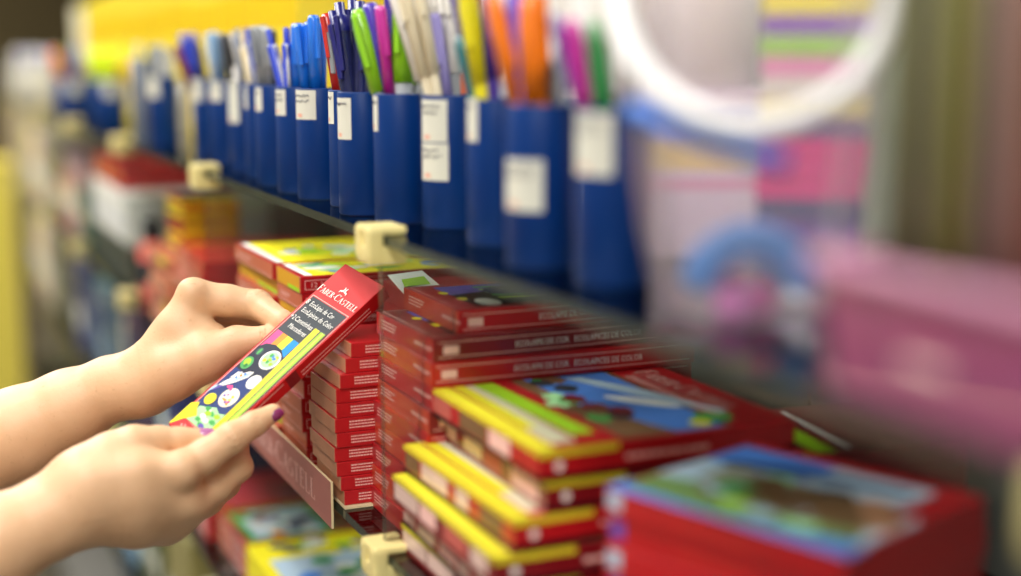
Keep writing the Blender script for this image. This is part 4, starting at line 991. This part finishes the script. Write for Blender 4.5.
# clothes and hair: shells a little outside the body
def garment(name, chains, h, m_, grow, keep, lab=None):
    ch = [[(a, r+grow) for a, r in c] for c in chains]
    V, Q = body_mesh([(ch, [])], h)
    ctr = V[Q].mean(1); Q = Q[keep(ctr)]
    g = bpy.data.meshes.new(name); g.from_pydata((V-np.array(person.location)).tolist(), [], Q.tolist()); g.materials.append(m_)
    g.polygons.foreach_set('use_smooth', [True]*len(g.polygons)); g.update(); o = link(g, name, person)
    so = o.modifiers.new('thick', 'SOLIDIFY'); so.thickness = .004; so.offset = 1
    return o
arms_ = [limbs[0], limbs[3]]
garment('shirt', core[:2]+core[4:]+arms_, .012, mat('grey_shirt_cloth', (120, 126, 136), .8, 0, .1, 200), .010, lambda c: (c[:, 2] > .90) & (c[:, 2] < 1.40) & ((c[:, 0] < -.33)))
garment('trousers', core[4:]+[limbs[1], limbs[4]], .012, mat('dark_denim_cloth', (40, 48, 70), .8, 0, .15, 200), .010, lambda c: (c[:, 2] < .97) & (c[:, 2] > .09))
garment('hair', [[W_(-.47, PY_, 1.60, .088), W_(-.44, PY_, 1.625, .086)], [W_(-.49, PY_, 1.58, .08), W_(-.49, PY_, 1.40, .07)]], .010, mat('brown_hair', (70, 46, 30), .6, 0, .3, 300), .010, lambda c: (c[:, 0] < -.36) | (c[:, 2] > 1.64))
eyew = mat('eye_white', (235, 232, 226), .3); 
for s_ in (1, -1):
    m = MB(); m.lathe([(0, -.011), (.008, -.008), (.011, 0), (.008, .008), (0, .011)], eyew, 12, T=Matrix.Translation(Vector((-.358, PY_+s_*.03, 1.575))-person.location)); m.build('eye', person)
MB().tube([Vector((-.345, PY_-.022, 1.497))-person.location, Vector((-.340, PY_, 1.499))-person.location, Vector((-.345, PY_+.022, 1.497))-person.location], .006, mat('lip_colour', (170, 90, 86), .5), 8).build('lips', person)
for s_ in (1, -1):
    m = MB(); m.box(-.05, .14, -.045, .045, -.02, .012, mat('white_shoe_sole', (220, 218, 210), .6), T=Matrix.Translation(Vector((-.46, PY_+s_*.10, .02))-person.location), bev=.01); m.build('shoe_sole', person)
V = np.concatenate(Vs); Q = np.concatenate(Fs)
me = bpy.data.meshes.new('body'); me.from_pydata((V-np.array(person.location)).tolist(), [], Q.tolist()); me.materials.append(skin)
me.polygons.foreach_set('use_smooth', [True]*len(me.polygons)); me.update()
bo = link(me, 'body', person)
sm_ = bo.modifiers.new('smooth', 'SMOOTH'); sm_.factor = .5; sm_.iterations = 2
nail_m = mat('plum_nail_polish', (140, 52, 104), .25, .6, .03); nail_l = mat('mauve_nail_polish', (176, 110, 164), .25, .6, .03)
def nail(pt, direction, normal, w_, l_, m_, lab):
    pt = Vector(pt); d = Vector(direction).normalized(); n = Vector(normal); n = (n-d*n.dot(d)).normalized(); s_ = d.cross(n)
    mb = MB(); vs = []; NU, NV_ = 8, 8
    for layer in (0, 1):
        for i in range(NV_+1):
            v_ = i/NV_; wv = w_*(.82+.18*math.sin(math.pi*min(1, v_*1.1)))*(1 if v_ < .75 else math.sqrt(max(.05, 1-((v_-.75)/.27)**2)))
            for j in range(NU+1):
                u_ = -1+2*j/NU; a = u_*1.05
                q = pt+s_*(wv*math.sin(a)/math.sin(1.05))+d*((v_-.5)*l_)+n*(w_*1.15*(math.cos(a)-1)+(.0006 if layer else -.0006)-.0012*max(0, v_-.5))
                vs.append(q-person.location)
    K_ = (NU+1)*(NV_+1); fs = []
    for i in range(NV_):
        for j in range(NU):
            a = i*(NU+1)+j; fs.append((a, a+NU+1, a+NU+2, a+1)); fs.append((K_+a, K_+a+1, K_+a+NU+2, K_+a+NU+1))
    mb.add(vs, fs, m_, True); o = mb.build('fingernail', person); o['label'] = lab
def tip(ch, back=0.0):
    a, b = Vector(ch[-2][0]), Vector(ch[-1][0]); return a, b, ch[-1][1]
a, b_, r = tip(near_fing[1]); dd = (b_-a).normalized(); tocam = (CAM-b_).normalized()
nrm = (tocam*.80+RT*.35-UP*.42); nrm = (nrm-dd*nrm.dot(dd)).normalized()
nail(b_+nrm*(r+.0003)+dd*.0012, dd, nrm, .0050, .0105, nail_m, 'dark plum painted index fingernail')
a, b_, r = tip(near_fing[0]); dd = (b_-a).normalized(); nrm = (UP*.75+(CAM-b_).normalized()*.66); nrm = (nrm-dd*nrm.dot(dd)).normalized()
nail(b_+nrm*(r+.0001)+dd*.001, dd, nrm, .0052, .0110, nail_l, 'mauve painted thumbnail')
#@@PART4
# ------------------------------------------------------------------ goods further along and on the lower shelves
def layered(p, W, H, s):
    cs = [BLACK, YEL, RED, ORANGEI]
    for k in range(3): p.rect(.001, W-.001, H*(.05+k*.32), H*(.33+k*.32), cs[(k+s) % 3])
rnd = random.Random(21)
pinkc = mat('salmon_print_ink', (226, 110, 100), .4, .2)
def aisle_photo(p, W, H, s):
    r_ = random.Random(s); p.rect(.003, W-.003, H*.1, H*.9, [TAN, KORA, TAN][s % 3]); 
    p.rect(W*.55, W*.8, H*.2, H*.8, r_.choice([BROWNI, YEL, RED, KORA])); p.micro(.012, W*.45, H*.45, .002, CREAMINK, r_)
for i in range(8):
    carton('pencil_box', f'orange edged red box in the stack past the raised hand, {ORD[7-i]}', (XF+.006+rnd.uniform(-.004, .004), 1.70, Z2+.0004+i*.0152), R(rnd.uniform(-2, 2)), .17, .17, .015, 'orange edged stack', RED, {'-x': KORA}, aisle=aisle_photo, seed=i)
for i in range(7):
    carton('pencil_box', f'orange box in the far stack below the dark layered boxes, {ORD[6-i]}', (XF+.004+rnd.uniform(-.003, .003), 1.885, Z2+.0004+i*.0142), R(rnd.uniform(-2, 2)), .17, .165, .014, 'far orange stack', KORA, {'-x': TAN if i % 2 else KORA}, aisle=aisle_photo, seed=i+2)
zz = Z2+.0008+7*.0142
for i in range(4):
    carton('crayon_box', f'small black, yellow and red layered box on the far orange stack, {ORD[3-i]}', (.335, 1.88, zz+i*.0182), R(2), .075, .09, .018, 'small layered boxes', BLACK, {'-y': RED if i % 2 else BLACK, '-x': ORANGEI}, near=lambda p, L, H, s: (p.rect(.001, L-.001, H*.55, H*.95, YEL), p.rect(.001, L-.001, H*.12, H*.45, RED)), aisle=layered, seed=i)
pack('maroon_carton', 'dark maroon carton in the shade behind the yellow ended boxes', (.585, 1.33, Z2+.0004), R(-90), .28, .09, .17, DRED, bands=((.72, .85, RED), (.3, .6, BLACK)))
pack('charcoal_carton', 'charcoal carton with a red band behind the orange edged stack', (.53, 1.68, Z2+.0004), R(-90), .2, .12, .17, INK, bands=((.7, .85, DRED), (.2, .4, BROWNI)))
wc = mat('white_gloss_card', (232, 232, 228), .45, .2)
pack('shade_block', 'added dark green block for the shaded gap under the long white carton', (XF+.012, 2.40, Z2+.0004), R(-90), .42, .24, .066, mat('dark_green_shade', (44, 54, 44), .5))  # added dark block, coloured as the shaded space below the carton
pack('white_carton', 'long white carton standing on the added dark green block', (XF+.012, 2.40, Z2+.0669), R(-90), .40, .22, .078, wc, bands=((.25, .5, mat('pale_grey_ink', (206, 208, 210), .5)),))
pack('red_carton', 'flat red carton lying on the long white carton', (XF+.016, 2.43, Z2+.1454), R(-90), .30, .18, .04, RED, bands=((.3, .6, ORED),))
for i, (z_, w_) in enumerate(((Z2, 'level with the white carton'), (Z1, 'a shelf below the white carton'))):
    for j, (nm, rgb) in enumerate((('beige', (204, 190, 164)), ('pale rose', (216, 186, 176)), ('straw', (206, 194, 130)))):
        pack('small_carton', f'{nm} carton at the far shelf end, {w_}', (XF+.015, 3.47+j*.2, z_+.0004), R(-90), .17, .12, .17, mat('card_'+nm.replace(' ', '_'), rgb, .5, .1, .1), bands=((.3, .5, LABEL),))
t = thing('pink_bottle', 'pink and black bottle standing before the long white carton', 'bottle', (.345, 2.125, Z2+.0004))
MB().lathe([(0, 0), (.020, 0), (.021, .003), (.021, .07), (.012, .085)], pinkc, 20).build('bottle_body', t)
MB().lathe([(.013, .0852), (.013, .115), (.011, .118), (0, .118)], BLACK, 16).build('cap', t)
MB().lathe([(.0213, .02), (.0213, .055)], INK, 20).build('label', t)
cols = [('teal green', (70, 110, 96)), ('rose', (206, 150, 150)), ('dusty mauve', (150, 128, 140)), ('brick red', (176, 66, 52)), ('olive', (120, 112, 60))]
for i, (nm, rgb) in enumerate(cols):
    pack('small_carton', f'{nm} small carton at the far end of the middle shelf', (XF+.02, 2.86+i*.105, Z2+.0004), R(-90), .09, .12, .10+.03*(i % 3), mat('card_'+nm.replace(' ', '_'), rgb, .45, .2, .1), group=None, bands=((.3, .6, LABEL if i % 2 else PALEY),))
lows = [('navy', (52, 60, 110), .17), ('pale blue', (176, 196, 222), .15), ('plum', (96, 62, 96), .18), ('cream', (226, 220, 180), .13), ('slate', (92, 112, 128), .16), ('aqua', (168, 204, 206), .15), ('indigo', (70, 74, 130), .17), ('sand', (206, 190, 140), .14), ('violet', (110, 84, 130), .18), ('steel', (116, 130, 140), .15)]
for i, (nm, rgb, h) in enumerate(lows[:8]):
    pack('craft_pack', f'{nm} craft pack on the shelf below, behind the forearms', (XF+.02+.02*(i % 2), 1.93+i*.175, Z1+.0004), R(-90), .12, .14, h, mat('pack_'+nm.replace(' ', '_'), rgb, .45, .2, .12), bands=((.2, .45, LABEL if i % 3 == 0 else mat('pack_band_'+nm.replace(' ', '_'), tuple(min(255, int(v*1.3)) for v in rgb), .45)), (.6, .8, PALEY if i % 2 else NAVY)))
bots = [('olive', (110, 104, 50), .20), ('royal blue', (60, 76, 170), .19), ('cream', (220, 212, 170), .18), ('khaki', (150, 140, 84), .2), ('moss', (84, 92, 50), .19), ('sky', (140, 176, 206), .18), ('straw', (220, 204, 110), .19)]
for i, (nm, rgb, h) in enumerate(bots):
    pack('paper_pack', f'{nm} paper pack on the lowest shelf under the near hand', (XF+.02, 1.15+i*.26, Z0+.0004), R(-90), .18, .16, h, mat('paper_pack_'+nm.replace(' ', '_'), rgb, .45, .2, .12), bands=((.3, .5, LABEL),))
# stacks on the shelf below the card strip
def cover_kids(p, a, b, s):
    r_ = random.Random(60+s)
    p.rect(.006, a-.006, .008, .11, GREENI); p.rect(.014, a-.014, .018, .10, LBLUE)
    for k in range(26): p.blob(r_.uniform(.02, a-.02), r_.uniform(.022, .095), .009, .009, r_.choice([NAVY, WHITE, DRED, LBLUE, GREENI, NAVY, WHITE]), r_)
    p.ell(a*.85, .045, .009, .008, ORANGEI); p.rect(.004, a-.004, .112, .132, BROWNI); p.rect(.004, a-.004, .134, b-.006, DRED)
def aisle_strip(p, W, H, s): p.rect(.002, W-.002, H*.3, H*.85, PALE); p.micro(.01, W*.6, H*.5, .0025, RED, random.Random(s))
q = atX(243, 545, .333)
n = 5; hh = (q.z-Z1-.0004)/n
for i in range(n):
    carton('game_box', f'red edged box with green picture cover below the card strip, {ORD[n-1-i]}', (q.x+.002*(i % 2), q.y+.062, Z1+.0004+i*hh), R(1), .21, .122, hh-.0002, 'red edged boxes below the card strip', RED, {'-x': pinkc}, aisle=aisle_strip, cover=cover_kids if i == n-1 else None, seed=i)
def cover_yb(p, a, b, s):
    r_ = random.Random(8); p.rect(.001, a*.36, .001, b-.001, YEL); p.rect(a*.36, a-.001, .012, b-.01, LBLUE)
    for k in range(24): p.blob(r_.uniform(a*.06, a*.34), r_.uniform(.03, b-.02), .010, .012, r_.choice([NAVY, YEL, WHITE, BROWNI, LIME]), r_)
    for k in range(14): p.blob(r_.uniform(a*.4, a-.02), r_.uniform(.03, b-.02), .012, .014, r_.choice([BLUEI, GREENI, WHITE, BROWNI, GREENI]), r_)
q2 = atX(250, 547, .335); 
for i in range(n):
    carton('game_box', f'yellow and blue covered box under the card strip end, {ORD[n-1-i]}', (q2.x, q.y-.088, Z1+.0004+i*(hh+.0003)), R(0), .20, .165, hh, 'yellow and blue boxes below the card strip', YEL, {'-x': YEL}, cover=cover_yb if i == n-1 else None, seed=i)
for i in range(n):
    carton('game_box', f'crimson box behind the near wrist on the shelf below the strip, {ORD[n-1-i]}', (XF+.012, q.y+.215, Z1+.0004+i*hh*.95), R(-1), .2, .14, hh*.95-.0002, 'crimson boxes below the strip', RED, {'-x': pinkc if i % 2 else RED}, aisle=aisle_strip, seed=i)
# yellow display stand and beige stand past the end of the shelving
for nm, lab, x0, x1, y, h, rgb in (('display_stand', 'tall plain yellow display stand past the end of the shelving', .06, .318, 4.35, 1.02, (240, 220, 90)), ('display_stand', 'beige display stand beside the yellow one past the shelving', .345, .56, 4.5, 1.2, (206, 186, 158))):
    t = thing(nm, lab, 'display stand', ((x0+x1)/2, y, 0)); w_ = (x1-x0)/2; mm = mat('stand_%d' % rgb[2], rgb, .5, .1)
    MB().box(-w_, w_, 0, .3, .04, h, mm, bev=.004).build('cabinet', t); MB().box(-w_+.02, w_-.02, .02, .28, 0, .04, steel).build('base', t)
    MB().box(-w_-.004, w_+.004, -.006, .304, h, h+.02, mm, bev=.003).build('top_board', t)
S.view_settings.view_transform = 'Standard'; S.view_settings.look = 'None'; S.view_settings.gamma = 1; S.view_settings.exposure = 0
S.view_settings.use_curve_mapping = False
S.cycles.max_bounces = 10; S.cycles.transparent_max_bounces = 24
